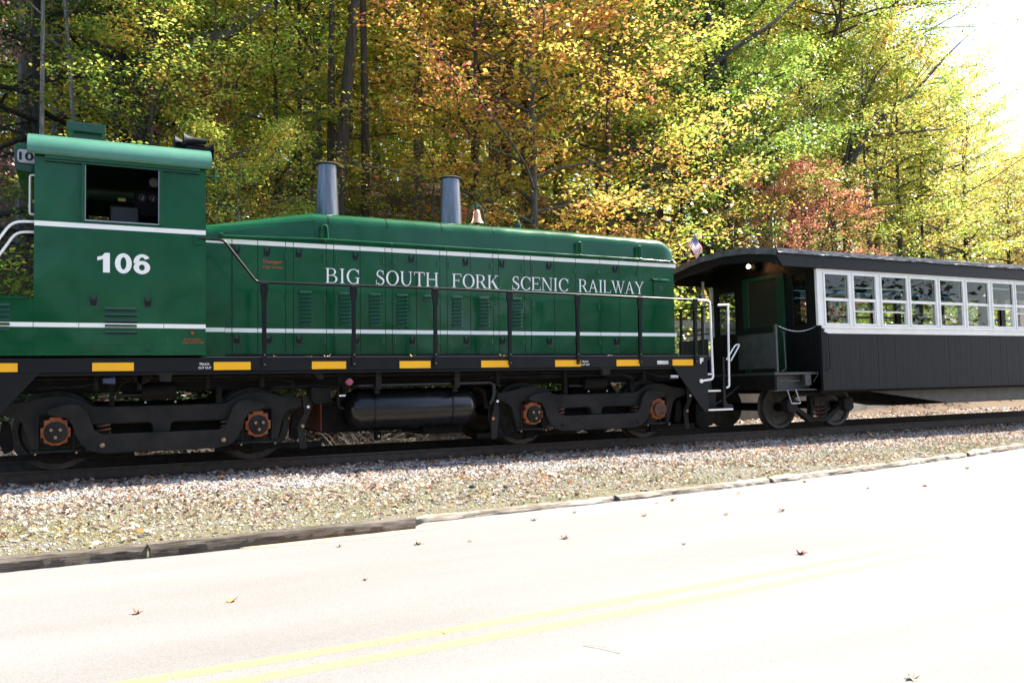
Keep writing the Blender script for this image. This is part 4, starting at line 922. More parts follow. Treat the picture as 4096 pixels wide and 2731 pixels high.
for xx in (12.36, 13.86):
    cb(MB().prism(fillet([(xx-.14, .60), (xx+.10, .62), (xx+.13, .40), (xx+.02, .33), (xx-.12, .38)], .03), -1.20, -1.02), 'axle_box', 'truck', bevel=.015)
    for s in (-1, 1):
        pr = [(.0, -.02), (.10, -.02), (.11, .0), (.33, .01), (.36, .055), (.412, .06), (.418, .05), (.422, -.04), (.447, -.055), (.447, -.075), (.33, -.075), (.0, -.03)]
        pr = [(r, h*(-1 if s > 0 else 1)) for r, h in pr]
        if s > 0: pr = pr[::-1]
        cb(MB().lathe(pr, (xx, s*.79, .462), 'y', 40, False), 'wheel', 'wheel', smooth=True)
    cb(MB().cyl((xx, 1.0, .462), .08, 2.0, 'y', 12), 'axle', 'under', smooth=True)
car.rotation_euler = (TH, 0, 0); car.location = (0, 0, -.04)
# flag on the carriage roof
fl = thing('flag', 'small striped national flag with starred blue canton on the carriage roof', 'flag', (11.64, .72, 3.49))
def flag_pt(u, v):   # u along the fly 0..1, v down the hoist 0..1
    p = Vector((0.02+.10*u-.30*v*.25, .02*math.sin(u*5+v), 0))
    x = -.16*v+.34*u*.55+.02*math.sin(v*4+u*3); z = .56-.22*v-.40*u*.9+.012*math.sin(u*9)
    return Vector((x+.0, .035*math.sin(u*6.0+v*1.5), z-.04))
red, whi, blu = mat('flag_red', (.45, .02, .03), .7), M['white'], mat('flag_blue', (.02, .03, .16), .7)
mb = MB(); nu, nv = 16, 26; vs = [flag_pt(i/nu, j/nv) for j in range(nv+1) for i in range(nu+1)]
mb.add(vs, [(j*(nu+1)+i, j*(nu+1)+i+1, (j+1)*(nu+1)+i+1, (j+1)*(nu+1)+i) for j in range(nv) for i in range(nu)])
mb.mi = [(2 if (i < nu*.42 and j < 14) else (j//2) % 2) for j in range(nv) for i in range(nu)]
for a in range(5):
    for b_ in range(5):
        c = flag_pt(.04+.08*a, .05+.1*b_); n_ = Vector((0, -.004, 0)); mb.cur = 1
        mb.add([c+n_+Vector((-.006, 0, 0)), c+n_+Vector((0, 0, -.006)), c+n_+Vector((.006, 0, 0)), c+n_+Vector((0, 0, .006))], [(0, 1, 2, 3)])
o = mb.build('cloth', [red, whi, blu], None, smooth=True); o.parent = fl
o = MB().tube([(-.17, .0, -.02), (.0, 0, .57)], .006, 6).build('pole', 'chain', None); o.parent = fl

# ------------------------------------------------------------------ wall behind the carriage
wl = thing('concrete_wall', 'pale concrete retaining wall behind the carriage, seen under it and through its windows', 'wall', (20, 4.6, -.17))
mb = MB(); pts = [(12.2, 3.9), (16, 4.0), (20, 4.35), (25, 5.6), (32, 7.2), (45, 10.0)]
for (xa, ya), (xb, yb) in zip(pts[:-1], pts[1:]):
    mb.add([(xa, ya, -.25), (xb, yb, -.25), (xb, yb, 2.22), (xa, ya, 2.22), (xa, ya+.25, -.25), (xb, yb+.25, -.25), (xb, yb+.25, 2.22), (xa, ya+.25, 2.22)], [(0, 1, 2, 3), (3, 2, 6, 7), (5, 4, 7, 6), (4, 0, 3, 7), (1, 5, 6, 2)])
mb.build('wall_face', 'concrete', wl)
mb = MB()
for (xa, ya), (xb, yb) in zip(pts[:-1], pts[1:]):
    mb.add([(xa, ya-.05, 2.225), (xb, yb-.05, 2.225), (xb, yb-.05, 2.42), (xa, ya-.05, 2.42), (xa, ya+.3, 2.225), (xb, yb+.3, 2.225), (xb, yb+.3, 2.42), (xa, ya+.3, 2.42)], [(0, 1, 2, 3), (3, 2, 6, 7), (5, 4, 7, 6), (4, 0, 3, 7), (1, 5, 6, 2), (0, 4, 5, 1)])
mb.build('coping', 'concrete', wl)

# ------------------------------------------------------------------ vegetation
def leafmat(name, stops, trans=.5, rough=.33, clump=None, gloss=.8):
    """autumn leaves: each leaf takes its own colour from its stored random value, shifted by branch-sized patches"""
    m, nt, b = newmat(name); o = nt.nodes['Material Output']
    at = N(nt, "ShaderNodeAttribute", attribute_name='rnd'); tc = N(nt, "ShaderNodeTexCoord")
    nz = N(nt, "ShaderNodeTexNoise", i_Scale=.55, i_Detail=2.0); nt.links.new(tc.outputs['Object'], nz.inputs['Vector'])
    ma = N(nt, "ShaderNodeMath", operation='MULTIPLY_ADD'); ma.inputs[1].default_value = 1.9; ma.inputs[2].default_value = -.95; nt.links.new(nz.outputs[0], ma.inputs[0])
    m2 = N(nt, "ShaderNodeMath", operation='MULTIPLY_ADD'); m2.inputs[1].default_value = .78; nt.links.new(at.outputs['Fac'], m2.inputs[0])
    ad = N(nt, "ShaderNodeMath", operation='ADD'); ad.inputs[1].default_value = .11; nt.links.new(ma.outputs[0], m2.inputs[2]); nt.links.new(m2.outputs[0], ad.inputs[0])
    c = ramp(nt, ad.outputs[0], stops); nt.links.new(c, b.inputs['Base Color'])
    b.inputs['Roughness'].default_value = rough; b.inputs['Specular IOR Level'].default_value = gloss
    t = N(nt, "ShaderNodeBsdfTranslucent"); 
    g = N(nt, "ShaderNodeGamma"); g.inputs[1].default_value = .68; nt.links.new(c, g.inputs[0]); nt.links.new(g.outputs[0], t.inputs[0])
    mx = N(nt, "ShaderNodeMixShader"); mx.inputs[0].default_value = trans
    nt.links.new(b.outputs[0], mx.inputs[1]); nt.links.new(t.outputs[0], mx.inputs[2]); nt.links.new(mx.outputs[0], o.inputs[0]); return m
DG, MG, YG, GY, YE, GO, OR, RE, BR = (.03, .08, .012), (.08, .19, .018), (.20, .36, .03), (.40, .48, .04), (.70, .58, .06), (.74, .47, .05), (.70, .27, .05), (.60, .14, .08), (.16, .07, .03)
# (base colours of autumn foliage)
LM = {
 'yellowgreen': leafmat('yellow_green_leaves', [(0, MG), (.3, YG), (.56, GY), (.78, YE), (1, OR)]),
 'orange': leafmat('orange_gold_leaves', [(0, GY), (.22, YE), (.45, GO), (.68, OR), (.95, RE)]),
 'gold': leafmat('golden_leaves', [(0, MG), (.25, YG), (.45, GY), (.66, YE), (.85, GO), (1, OR)]),
 'green': leafmat('green_leaves', [(0, DG), (.28, MG), (.58, YG), (.88, GY)]),
 'red': leafmat('red_leaves', [(0, GY), (.2, OR), (.42, (.66, .16, .11)), (.72, RE), (1, (.68, .22, .16))]), 'maroon': leafmat('maroon_leaves', [(0, DG), (.35, (.06, .05, .03)), (.6, (.13, .05, .045)), (1, (.20, .09, .08))]),
 'hemlock': leafmat('hemlock_needles', [(0, (.010, .024, .010)), (.5, (.018, .042, .014)), (1, (.035, .07, .02))], trans=.2),
 'rusty': leafmat('far_rusty_leaves', [(0, YG), (.3, GY), (.55, (.38, .27, .05)), (.8, (.45, .23, .05)), (1, OR)]),
}
def barkmat(name, c, c2, sc=5):
    return mat(name, c, .9, c2=c2, nscale=sc, stretch=(3, 3, .5), bump=.8, bscale=14)
BK = {'grey': barkmat('grey_bark', (.055, .048, .040), (.16, .145, .12)), 'dark': barkmat('dark_bark', (.018, .016, .013), (.05, .043, .036)), 'pale': barkmat('pale_birch_bark', (.09, .085, .075), (.34, .32, .29), 7), 'brown': barkmat('brown_bark', (.03, .022, .016), (.085, .065, .045))}
def leaves_mesh(name, P, size, rng, flat=.55, droop=.15, aspect=.62):
    n = len(P); az = rng.uniform(0, 2*np.pi, n); el = rng.normal(-droop, flat*.6, n); rl = rng.normal(0, flat, n)
    s = size*rng.uniform(.45, 1.4, n)
    d = np.stack([np.cos(az)*np.cos(el), np.sin(az)*np.cos(el), np.sin(el)], 1)
    h = np.stack([-np.sin(az), np.cos(az), np.zeros(n)], 1); u = np.cross(d, h)*-1
    w = h*np.cos(rl)[:, None]+u*np.sin(rl)[:, None]; nn = np.cross(d, w)
    s = s[:, None]
    a = P; b = P+d*s*.48+w*s*aspect*.5+nn*s*.10; c = P+d*s; e = P+d*s*.48-w*s*aspect*.5+nn*s*.10
    V = np.stack([a, b, c, e], 1).reshape(-1, 3)
    me = bpy.data.meshes.new(name); me.vertices.add(4*n); me.vertices.foreach_set('co', V.ravel().astype(np.float32))
    me.loops.add(4*n); me.loops.foreach_set('vertex_index', np.arange(4*n, dtype=np.int32))
    me.polygons.add(n); me.polygons.foreach_set('loop_start', np.arange(0, 4*n, 4, dtype=np.int32)); me.polygons.foreach_set('loop_total', np.full(n, 4, dtype=np.int32))
    at = me.attributes.new('rnd', 'FLOAT', 'FACE'); at.data.foreach_set('value', rng.uniform(0, 1, n).astype(np.float32))
    me.update(calc_edges=True); return me
def limbpath(p0, d, L, n, curve, rng, wob=.12):
    pts = [np.array(p0, float)]; d = np.array(d, float)
    for i in range(n):
        d = d+np.array([rng.normal(0, wob), rng.normal(0, wob), curve+rng.normal(0, wob*.5)]); d /= np.linalg.norm(d)
        pts.append(pts[-1]+d*L/n)
    return pts
def tree_meshes(seed, H, cb, R, nl, lpt, size=.10, r0=.16, lean=(0, 0), bark='grey', kind='broad', forks=0, bare=0.0):
    rng = np.random.default_rng(seed); wood = MB(); P = []
    nT = 12; tr = []
    for i in range(nT+1):
        t = i/nT; tr.append((lean[0]*t*t*H*.6+lean[0]*t*H*.4+.10*math.sin(seed+t*5)*t, lean[1]*t*H+.10*math.cos(seed*2+t*4)*t, H*.97*t))
    rr = [r0*(1.25 if i == 0 else 1)*(1-.9*i/nT)+.008 for i in range(nT+1)]
    wood.tube(tr, rr, 9)
    def at(h):
        t = max(0, min(.999, h/(H*.97)))*nT; i = int(t); f = t-i
        return np.array(tr[i])*(1-f)+np.array(tr[i+1])*f, r0*(1-.9*t/nT)
    for k in range(nl):
        f = (k+.5)/nl; h = cb+(H*.96-cb)*f**.9; a = k*2.4+rng.uniform(-.5, .5); p, rt = at(h)
        if kind == 'broad': L = R*(.55+.6*math.sin(math.pi*min(1, .18+f*.8)))*rng.uniform(.75, 1.15); up = .25+.7*f; cv = -.03
        else: L = R*(1.05-.85*f)*rng.uniform(.8, 1.15); up = -.05+.2*f; cv = -.05
        d = np.array([math.cos(a), math.sin(a), up]); lp = limbpath(p, d, L, 6, cv, rng, .14)
        rb = min(rt*.6, .02+.016*L); wood.tube([tuple(q) for q in lp], [rb*(1-.85*i/6)+.004 for i in range(7)], 5, False)
        ns = 7 if kind == 'broad' else 10
        for j in range(ns):
            t = .22+.78*(j+rng.uniform(0, .8))/ns; t = min(t, .99)*6; i = int(t); q = lp[i]*(1-t+i)+lp[i+1]*(t-i)
            dd = lp[min(i+1, 6)]-lp[i]; dd /= np.linalg.norm(dd); sd_ = 1 if j % 2 else -1
            ang = sd_*rng.uniform(.5, 1.1); c, s_ = math.cos(ang), math.sin(ang)
            d2 = np.array([dd[0]*c-dd[1]*s_, dd[0]*s_+dd[1]*c, dd[2]*.4+rng.normal(0, .15)]); L2 = L*rng.uniform(.25, .48)*(1.1-.5*t/6)
            sp = limbpath(q, d2, L2, 3, -.04, rng, .15); wood.tube([tuple(z) for z in sp], [.010, .008, .005, .003], 3, False)
            if rng.uniform() < bare: continue
            m_ = int(lpt*DEN*(.85 if H > 16 else 1)*rng.uniform(.4, 1.5)); tt = rng.uniform(.1, 1.08, m_)*3; ii = np.minimum(tt.astype(int), 2); sp_ = np.array(sp)
            base = sp_[ii]+(sp_[ii+1]-sp_[ii])*(tt-ii)[:, None]
            sg = .20 if kind == 'broad' else .10
            P.append(base+rng.normal(0, 1, (m_, 3))*np.array([sg, sg, .09 if kind == 'broad' else .05])*(.7+.5*L2))
    P = np.concatenate(P)
    cm = leaves_mesh('crown', P, size, rng) if kind == 'broad' else leaves_mesh('crown', P, size, rng, flat=.35, droop=.35, aspect=.22)
    tm = wood.mesh('trunk', [BK[bark]], smooth=True)
    return tm, cm
TT = {}; DEN = .78
def proto(key, *a, **k): TT[key] = tree_meshes(*a, **k)
#            seed  H   cb   R  nl  lpt
proto('maple', 11, 11, 1.6, 3.6, 34, 95, size=.108, r0=.12)
proto('maple_b', 12, 12, 2.2, 3.2, 32, 90, size=.105, r0=.11, bark='brown')
proto('tall', 13, 19, 7.0, 4.2, 40, 90, size=.115, r0=.22)
proto('tall_b', 14, 20, 3.5, 4.6, 44, 85, size=.118, r0=.24, lean=(.05, 0), bark='brown')
proto('slim', 15, 14, 3.0, 2.4, 32, 75, size=.105, r0=.075, bark='brown')
proto('lean', 16, 18, 11.0, 3.8, 30, 85, size=.112, r0=.20, lean=(.09, 0), bark='brown')
proto('pole', 22, 19, 10.5, 2.8, 26, 70, size=.112, r0=.15, bark='brown')
proto('pole_d', 23, 19, 11, 2.8, 24, 60, size=.112, r0=.17, bark='dark')
proto('oak', 24, 18, 9.0, 4.0, 26, 80, size=.112, r0=.34, bark='dark')
proto('birch', 17, 15, 7.0, 2.6, 22, 60, size=.10, r0=.06, bark='pale')
proto('hemlock', 18, 16, 1.5, 3.4, 52, 120, size=.075, r0=.15, bark='dark', kind='fir')
proto('far', 19, 18, 3.0, 5.0, 40, 115, size=.165, r0=.25, bark='brown')
proto('far_b', 20, 17, 2.5, 4.6, 38, 115, size=.17, r0=.22)
proto('thin', 21, 19, 6.0, 4.6, 36, 40, size=.118, r0=.2, bark='brown', bare=.35)
def tree(key, col, x, y, label, group=None, s=1., rz=None, sz=1., z=None, name=None, tilt=(0, 0)):
    t = thing(name or ('hemlock_tree' if key == 'hemlock' else 'birch_tree' if key == 'birch' else 'tree'), label, 'tree', (x, y, (hill(x, y) if z is None else z)-.05), group)
    t['_root'] = False; t.rotation_euler = (tilt[0], tilt[1], RND.uniform(0, 6.28) if rz is None else rz); t.scale = (s, s, s*sz)
    tm, cm = TT[key]; a = link('trunk', tm, t); b = link('crown', cm, t)
    if not cm.materials: cm.materials.append(LM['green'])
    b.material_slots[0].link = 'OBJECT'; b.material_slots[0].material = LM[col]; return t
G1 = 'trees along the near edge of the wood'
# front edge of the wood, left to right
tree('hemlock', 'hemlock', -3.2, 6.5, 'dark drooping hemlock at the far left edge, nearest the number box', G1, rz=.3)
tree('hemlock', 'hemlock', -.6, 8.0, 'dark hemlock rising behind the number box and cab roof corner', G1, s=1.05, rz=2)
tree('hemlock', 'hemlock', 1.6, 11.5, 'tall dark hemlock deep behind the cab roof ventilator', G1, s=1.15, rz=4)
tree('birch', 'green', -.5, 6.2, 'pale slender birch trunk behind the left corner of the cab roof', G1, rz=1)
tree('birch', 'green', .35, 6.6, 'thin pale birch leaning a little, between corner birch and roof ventilator', G1, rz=2.6, tilt=(0, .06))
tree('slim', 'maroon', -1.9, 4.6, 'dark red leaved sapling at the upper left corner of the view', G1, s=.62, rz=.5, sz=1.5)
tree('pole_d', 'green', .95, 8.0, 'straight dark trunk behind the roof ventilator', G1, s=1.1, rz=2)
ok = tree('oak', 'yellowgreen', 1.55, 7.4, 'thick dark trunk with a big limb curving right, behind the middle of the cab roof', G1, rz=0)
MB().tube([(.05, 0, 5.6), (.35, -.1, 6.0), (.62, -.15, 6.75), (1.05, -.2, 7.15), (1.8, -.25, 7.5), (2.7, -.3, 8.3)], [.17, .17, .155, .14, .10, .05], 9).build('limb', BK['grey'], ok, smooth=True)
tree('slim', 'red', 2.7, 7.2, 'small maple with red sprays over the air horn', G1, s=.5, rz=3.9)
tree('maple', 'yellowgreen', 3.0, 6.8, 'yellow green maple between the cab and the taller exhaust stack', G1, s=.8, rz=1.1)
tree('slim', 'yellowgreen', 4.5, 7.6, 'slim paired stem maple behind the sloping part of the hood', G1, rz=.2)
tree('maple_b', 'gold', 1.9, 8.6, 'leafy yellow green maple overhanging the cab from behind', G1, s=1.0, rz=3.1)
tree('slim', 'gold', 5.3, 8.9, 'slender golden tree just left of the taller exhaust stack', G1, rz=5)
tree('pole', 'yellowgreen', 5.6, 6.8, 'straight trunked tree beside the big leaning trunk', G1, s=.85, rz=1)
tree('lean', 'gold', 5.45, 6.3, 'big grey leaning trunk between the two exhaust stacks', G1, rz=0)
tree('pole', 'yellowgreen', 6.45, 6.9, 'grey straight trunk close right of the big leaning trunk', G1, s=.9, rz=4)
tree('maple', 'gold', 7.9, 6.1, 'golden maple low behind the hood between the stacks', G1, s=.62, rz=4.2)
tree('slim', 'orange', 9.0, 5.9, 'slim orange topped tree rising behind the stack near the bell', G1, s=1.1, rz=2.2)
tree('maple', 'orange', 10.2, 5.1, 'bright orange and gold maple behind the bell', G1, s=1.08, rz=.4)
tree('maple_b', 'gold', 12.6, 5.3, 'spreading golden maple above the middle of the hood', G1, s=1.04, rz=2.0)
tree('tall', 'gold', 11.2, 9.4, 'tall grey trunked golden tree behind the bell', G1, s=.95, rz=2)
tree('tall_b', 'orange', 12.0, 10.5, 'tall tree with limbs reaching right over the orange maples', G1, s=.9, rz=5.8)
tree('maple', 'gold', 15.2, 6.9, 'yellow maple above the front end of the hood', G1, s=.85, rz=3.3)
tree('maple_b', 'green', 17.0, 8.0, 'green leafed tree behind the flag', G1, s=1.0, rz=5.2)
o2 = tree('pole_d', 'green', 17.25, 6.9, 'dark upright trunk with a limb sweeping right, above the carriage platform', G1, rz=0)
MB().tube([(.15, 0, 9.1), (.85, -.1, 9.65), (1.7, -.1, 10.2), (2.7, -.1, 10.9), (3.5, 0, 11.6), (4.5, 0, 12.6)], [.085, .085, .075, .06, .045, .025], 7).tube([(.2, 0, 9.6), (-.3, 0, 10.6), (-.5, 0, 12.0)], [.05, .04, .02], 6).build('limb', BK['dark'], o2, smooth=True)
tree('pole_d', 'yellowgreen', 18.3, 7.4, 'second dark trunk, close right of the one with the sweeping limb', G1, s=1.1, rz=2)
o3 = tree('birch', 'gold', 22.6, 8.2, 'slanting dark tree whose long stem leans far right toward the open sky', G1, s=.6, rz=0)
MB().tube([((x-22.6)/.6, .1, (z-hill(22.6, 8.2))/.6) for x, z in ((21.9, 4.0), (22.9, 6.6), (24.4, 8.1), (25.7, 9.6), (26.8, 10.7), (28.2, 11.5), (30.1, 13.2), (31.5, 14.3))], [.22, .21, .2, .18, .15, .12, .08, .03], 8).tube([((x-22.6)/.6, .1, (z-hill(22.6, 8.2))/.6) for x, z in ((25.7, 9.6), (27.8, 10.0), (30, 10.4), (32, 11.4))], [.1, .09, .06, .03], 6).tube([((x-22.6)/.6, .1, (z-hill(22.6, 8.2))/.6) for x, z in ((24.4, 8.1), (25.0, 10.0), (26.3, 12.0), (28.3, 14))], [.1, .09, .06, .03], 6).build('limb', BK['dark'], o3, smooth=True)
tree('tall_b', 'green', 18.9, 9.2, 'dark trunked green tree rising over the carriage platform', G1, s=.9, rz=0)
tree('tall', 'yellowgreen', 19.6, 10.5, 'tall yellow green tree behind the dark trunk over the carriage', G1, s=.92, rz=2.9)
tree('maple', 'green', 20.5, 8.2, 'green maple low above the carriage roof', G1, s=.85, rz=1.9)
tree('maple', 'red', 19.6, 6.6, 'red maple glowing above the carriage roof', G1, s=.56, rz=1.3)
tree('maple_b', 'red', 22.3, 6.9, 'second red maple right of the glowing one above the carriage', G1, s=.52, rz=4.1)
tree('lean', 'yellowgreen', 23.0, 10.2, 'leaning tree whose limbs sweep up to the right against the sky', G1, s=.95, rz=0, tilt=(0, .22))
tree('lean', 'green', 26.0, 11.2, 'second leaning tree sweeping right, nearer the open sky', G1, s=.95, rz=0, tilt=(0, .30))
tree('maple', 'yellowgreen', 26.5, 9.0, 'yellow green maple behind the carriage windows', G1, s=.95, rz=.9)
tree('maple_b', 'gold', 29.5, 10.0, 'golden maple over the middle of the carriage roof', G1, s=1.0, rz=2.4)
tree('hemlock', 'hemlock', 31.5, 10.5, 'dark hemlock over the right part of the carriage roof', G1, s=.55, rz=1)
tree('maple', 'gold', 34.0, 11.5, 'golden maple at the right edge above the carriage', G1, s=1.0, rz=4.4)
tree('maple_b', 'yellowgreen', 38.5, 13.5, 'yellow green maple half cut by the right edge of the view', G1, s=1.0, rz=3)
tree('maple', 'yellowgreen', 3.2, 4.9, 'sunlit yellow green young maple close behind the sloping part of the hood', G1, s=.56, rz=2.1)
tree('maple_b', 'yellowgreen', 1.5, 5.3, 'yellow green maple spraying over the cab roof ventilator', G1, s=.72, rz=.6)
G2 = 'trees deeper in the wood'
LB2 = {'yellowgreen': 'tall yellow green tree deeper in the wood', 'gold': 'tall golden tree deeper in the wood', 'green': 'tall green tree deeper in the wood', 'orange': 'tall orange tree deeper in the wood', 'rusty': 'pale rusty tree deeper in the wood'}
BEH = [(-60, 'far left behind the hemlocks'), (1.5, 'behind the cab'), (5.2, 'behind the sloping hood'), (9.5, 'between the two exhaust stacks'), (16, 'above the orange maples'), (24, 'above the flag and platform'), (34, 'above the carriage roof'), (200, 'toward the open sky')]
def beh(x, y):
    ax = (x-CAM.x)/(y-CAM.y)*22  # where the sight line crosses the wood's edge
    for a, b_ in zip(BEH[:-1], BEH[1:]):
        if ax < b_[0]: return a[1] if a[0] != -60 else 'far left behind the hemlocks'
    return BEH[-1][1]
r_ = random.Random(21)
used = set()
def deep(x, y, key, col, s):
    a = beh(x, y)
    lab = LB2[col].replace('tall ', ('tall ', 'big ', 'distant ', 'farthest ')[row]).replace('deeper in the wood', ('inside the wood', 'up the wooded slope', 'high up the slope', 'on the crest')[row])+', '+a
    tree(key, col, x, y, lab, G2+' '+a, s=s)
for row, (y0, step) in enumerate(((13.0, 3.9), (17.5, 4.2), (23, 4.6), (30, 6.0))):
    x = -6-row*1.5
    while x < 62+row*10:
        xx = x+r_.uniform(-1, 1); yy = y0+r_.uniform(-1.6, 1.6)+max(0, xx-20)*.10
        dist = math.hypot(xx-CAM.x, yy-CAM.y); ang = math.degrees(math.atan2(xx-CAM.x, yy-CAM.y))-26.7
        px = 2048+3398*math.tan(rad(ang))
        # treetop line falls towards the right where the sky shows
        el = 1.6 if px < 3500 else np.interp(px, [3500, 3700, 3850, 3960, 4096, 5000], [.42, .31, .285, .25, .235, .20])
        cap = 1.2+dist*el-hill(xx, yy)
        col = r_.choice(['yellowgreen', 'gold', 'green', 'yellowgreen'] if xx < 9 else ['gold', 'yellowgreen', 'orange', 'green'] if xx < 22 else ['gold', 'yellowgreen', 'rusty', 'gold'] if xx < 34 else ['rusty', 'gold', 'rusty'])
        if xx < 1 and r_.random() < .5: col = 'green'
        key = r_.choice(['tall', 'tall_b', 'far', 'far_b'] if row < 2 else ['far', 'far_b'])
        Hh = {'tall': 19, 'tall_b': 20, 'far': 18, 'far_b': 17}[key]
        s = r_.uniform(.85, 1.1)
        if Hh*s*1.04 > cap: s = cap/Hh/1.04*r_.uniform(.86, 1.0)
        if s > .25 and -650 < px < 4900: deep(xx, yy, key, col, s)
        x += step*r_.uniform(.8, 1.25)
dd = {}
for o in list(COL.objects):
    if o.get('category') == 'tree' and str(o.get('group', '')).startswith(G2): dd.setdefault(o['label'], []).append(o)
ORD = ['leftmost', 'second from left', 'third from left', 'fourth from left', 'fifth from left', 'sixth from left']
for lab, L in dd.items():
    if len(L) < 2: continue
    L.sort(key=lambda o: (o.location.x-CAM.x)/(o.location.y-CAM.y))
    for i, o in enumerate(L): o['label'] = lab+', '+(('rightmost' if i == len(L)-1 else ORD[i]) if i < 6 else 'rightmost')
# thin half bare tops against the sky
tree('thin', 'rusty', 30.0, 15.5, 'tall thin rusty tree with bare twigs against the white sky', G1, s=.94, rz=.7)
tree('thin', 'gold', 34.5, 19.5, 'half bare golden tree top nearest the open sky', G1, s=.92, rz=2.7)
# undergrowth shrubs behind the track
def shrub_mesh(seed, H, R, n, size):
    rng = np.random.default_rng(seed); wood = MB(); P = []
    for k in range(n):
        a = rng.uniform(0, 6.28); d = (math.cos(a)*.6, math.sin(a)*.6, 1.0); lp = limbpath((rng.normal(0, R*.25), rng.normal(0, R*.25), 0), d, H*rng.uniform(.6, 1), 5, -.05, rng, .2)
        wood.tube([tuple(q) for q in lp], [.014, .012, .009, .007, .005, .003], 4, False)
        for q in lp[1:]: P.append(q+rng.normal(0, 1, (46, 3))*np.array([.2, .2, .12])*R*.9)
    return wood.mesh('stems', [BK['brown']]), leaves_mesh('leaves', np.concatenate(P), size, rng)
SH = [shrub_mesh(31, 2.3, 1.0, 22, .10), shrub_mesh(32, 3.2, 1.2, 26, .11)]
xs_ = [-2.6, -1.2, .4, 1.7, 3.2, 4.7, 6.2, 7.9, 9.3, 10.9, 12.4, 14.0, 15.8, 17.4, 19.6, 22.0, 24.5, 27.5, 30.5, 33.8, 37]
plc = ['at the far left behind the rear handrails', 'behind the rear handrails', 'behind the cab window', 'behind the air horn', 'behind the cab front edge', 'below the sloping hood line', 'left of the taller stack', 'between the stacks', 'left of the bell', 'right of the bell', 'over the small sand cap', 'over the lettering', 'over the front half of the hood', 'over the hood end', 'behind the flag', 'seen over the platform roof', 'seen through the first carriage windows', 'over the carriage eaves', 'over the canvas roof', 'near the right edge of the view', 'at the right edge of the view']
for i, x in enumerate(xs_):
    y = r_.uniform(5.3, 6.6)+max(0, x-18)*.13; t = thing('shrub', 'leafy undergrowth shrub '+plc[i], 'shrub', (x, y, hill(x, y)-.05), 'undergrowth shrubs at the foot of the wood'); t['_root'] = False
    a, b_ = SH[i % 2]; t.rotation_euler = (0, 0, r_.uniform(0, 6)); s = r_.uniform(.9, 1.35); t.scale = (s, s, s)
    link('stems', a, t); o = link('leaves', b_, t)
    if not b_.materials: b_.materials.append(LM['green'])
    o.material_slots[0].link = 'OBJECT'; o.material_slots[0].material = LM['green' if x < 3 or i % 3 == 0 else 'yellowgreen' if i % 3 == 1 else 'gold']
for i, (x, y) in enumerate(((-3.4, 2.9), (-1.6, 3.1), (.4, 3.0), (2.2, 3.2), (4.2, 3.0), (6.0, 3.3), (7.8, 3.1), (9.6, 3.3), (11.3, 3.4))):
    t = thing('shrub', 'low dark bush beyond the rails, '+['left of the cab', 'behind the left gusset', 'below the cab', 'behind the first truck', 'left of the air reservoir', 'behind the air reservoir', 'behind the second truck', 'behind the last axle', 'behind the end steps'][i], 'shrub', (x, y, -.2), 'low bushes beyond the rails'); t['_root'] = False
    a, b_ = SH[i % 2]; t.rotation_euler = (0, 0, i*1.3); t.scale = (.95, .6, .52)
    link('stems', a, t); o = link('leaves', b_, t); o.material_slots[0].link = 'OBJECT'; o.material_slots[0].material = LM['hemlock' if i % 2 else 'maroon']  # bushes added to hide sunlit ground; dark leaf colours stand in for shade
# bare brush along the back of the track
mb = MB(); r_ = random.Random(8)
for i in range(2600):
    x = r_.uniform(-5, 12); y = r_.uniform(1.5, 3.4); a = r_.uniform(0, 6.28); L = r_.uniform(.25, .8); p = Vector((x, y, -.17)); d = Vector((math.cos(a)*.8, math.sin(a)*.4, r_.uniform(.1, 1)))
    pts_ = [p, p+d*L*.5+Vector((0, 0, .03)), p+d*L+Vector((r_.uniform(-.1, .1), 0, -.05))]; mb.tube(pts_, [.006, .005, .003], 3, False)
mb.build('bare_brush', mat('grey_twigs', (.12, .10, .085), .8, c2=(.28, .25, .22)), kind='stuff', label='tangle of bare grey twigs beyond the rails')
# far wooded slope as one mass
rng = np.random.default_rng(77); n = 150000
X = rng.uniform(-30, 115, n); Y = rng.uniform(38, 75, n); ang = np.degrees(np.arctan2(X-CAM.x, Y-CAM.y))-26.7
px = 2048+3398*np.tan(np.radians(ang)); dist = np.hypot(X-CAM.x, Y-CAM.y)
el = np.interp(px, [-3000, 2600, 3300, 3700, 4096, 6000], [.75, .70, .36, .27, .20, .17]); zt = 1.2+dist*el*.8
HL = np.array([hill(a, b_) for a, b_ in zip(X, Y)]); Z = HL+rng.uniform(0, 1, n)**1.1*np.maximum(zt-HL, 1.5); cl = np.array([mn.noise(Vector((x*.12, y*.12, z*.12))) for x, y, z in zip(X, Y, Z)])
k = (cl > -.15) | (Z < HL+6); P = np.stack([X, Y, Z], 1)[k]
n = 90000; X2 = rng.uniform(-22, 42, n); Y2 = rng.uniform(36, 56, n); H2 = np.array([hill(a, b_) for a, b_ in zip(X2, Y2)])
P = np.concatenate([P, np.stack([X2, Y2, H2+rng.uniform(0, 1, n)**1.2*17], 1)])
me = leaves_mesh('far_wood', P, .5, rng); me.materials.append(LM['gold']); o = link('far_wood', me); tag(o, 'far wooded slope seen as one leafy mass through the trees', 'woodland', kind='stuff')
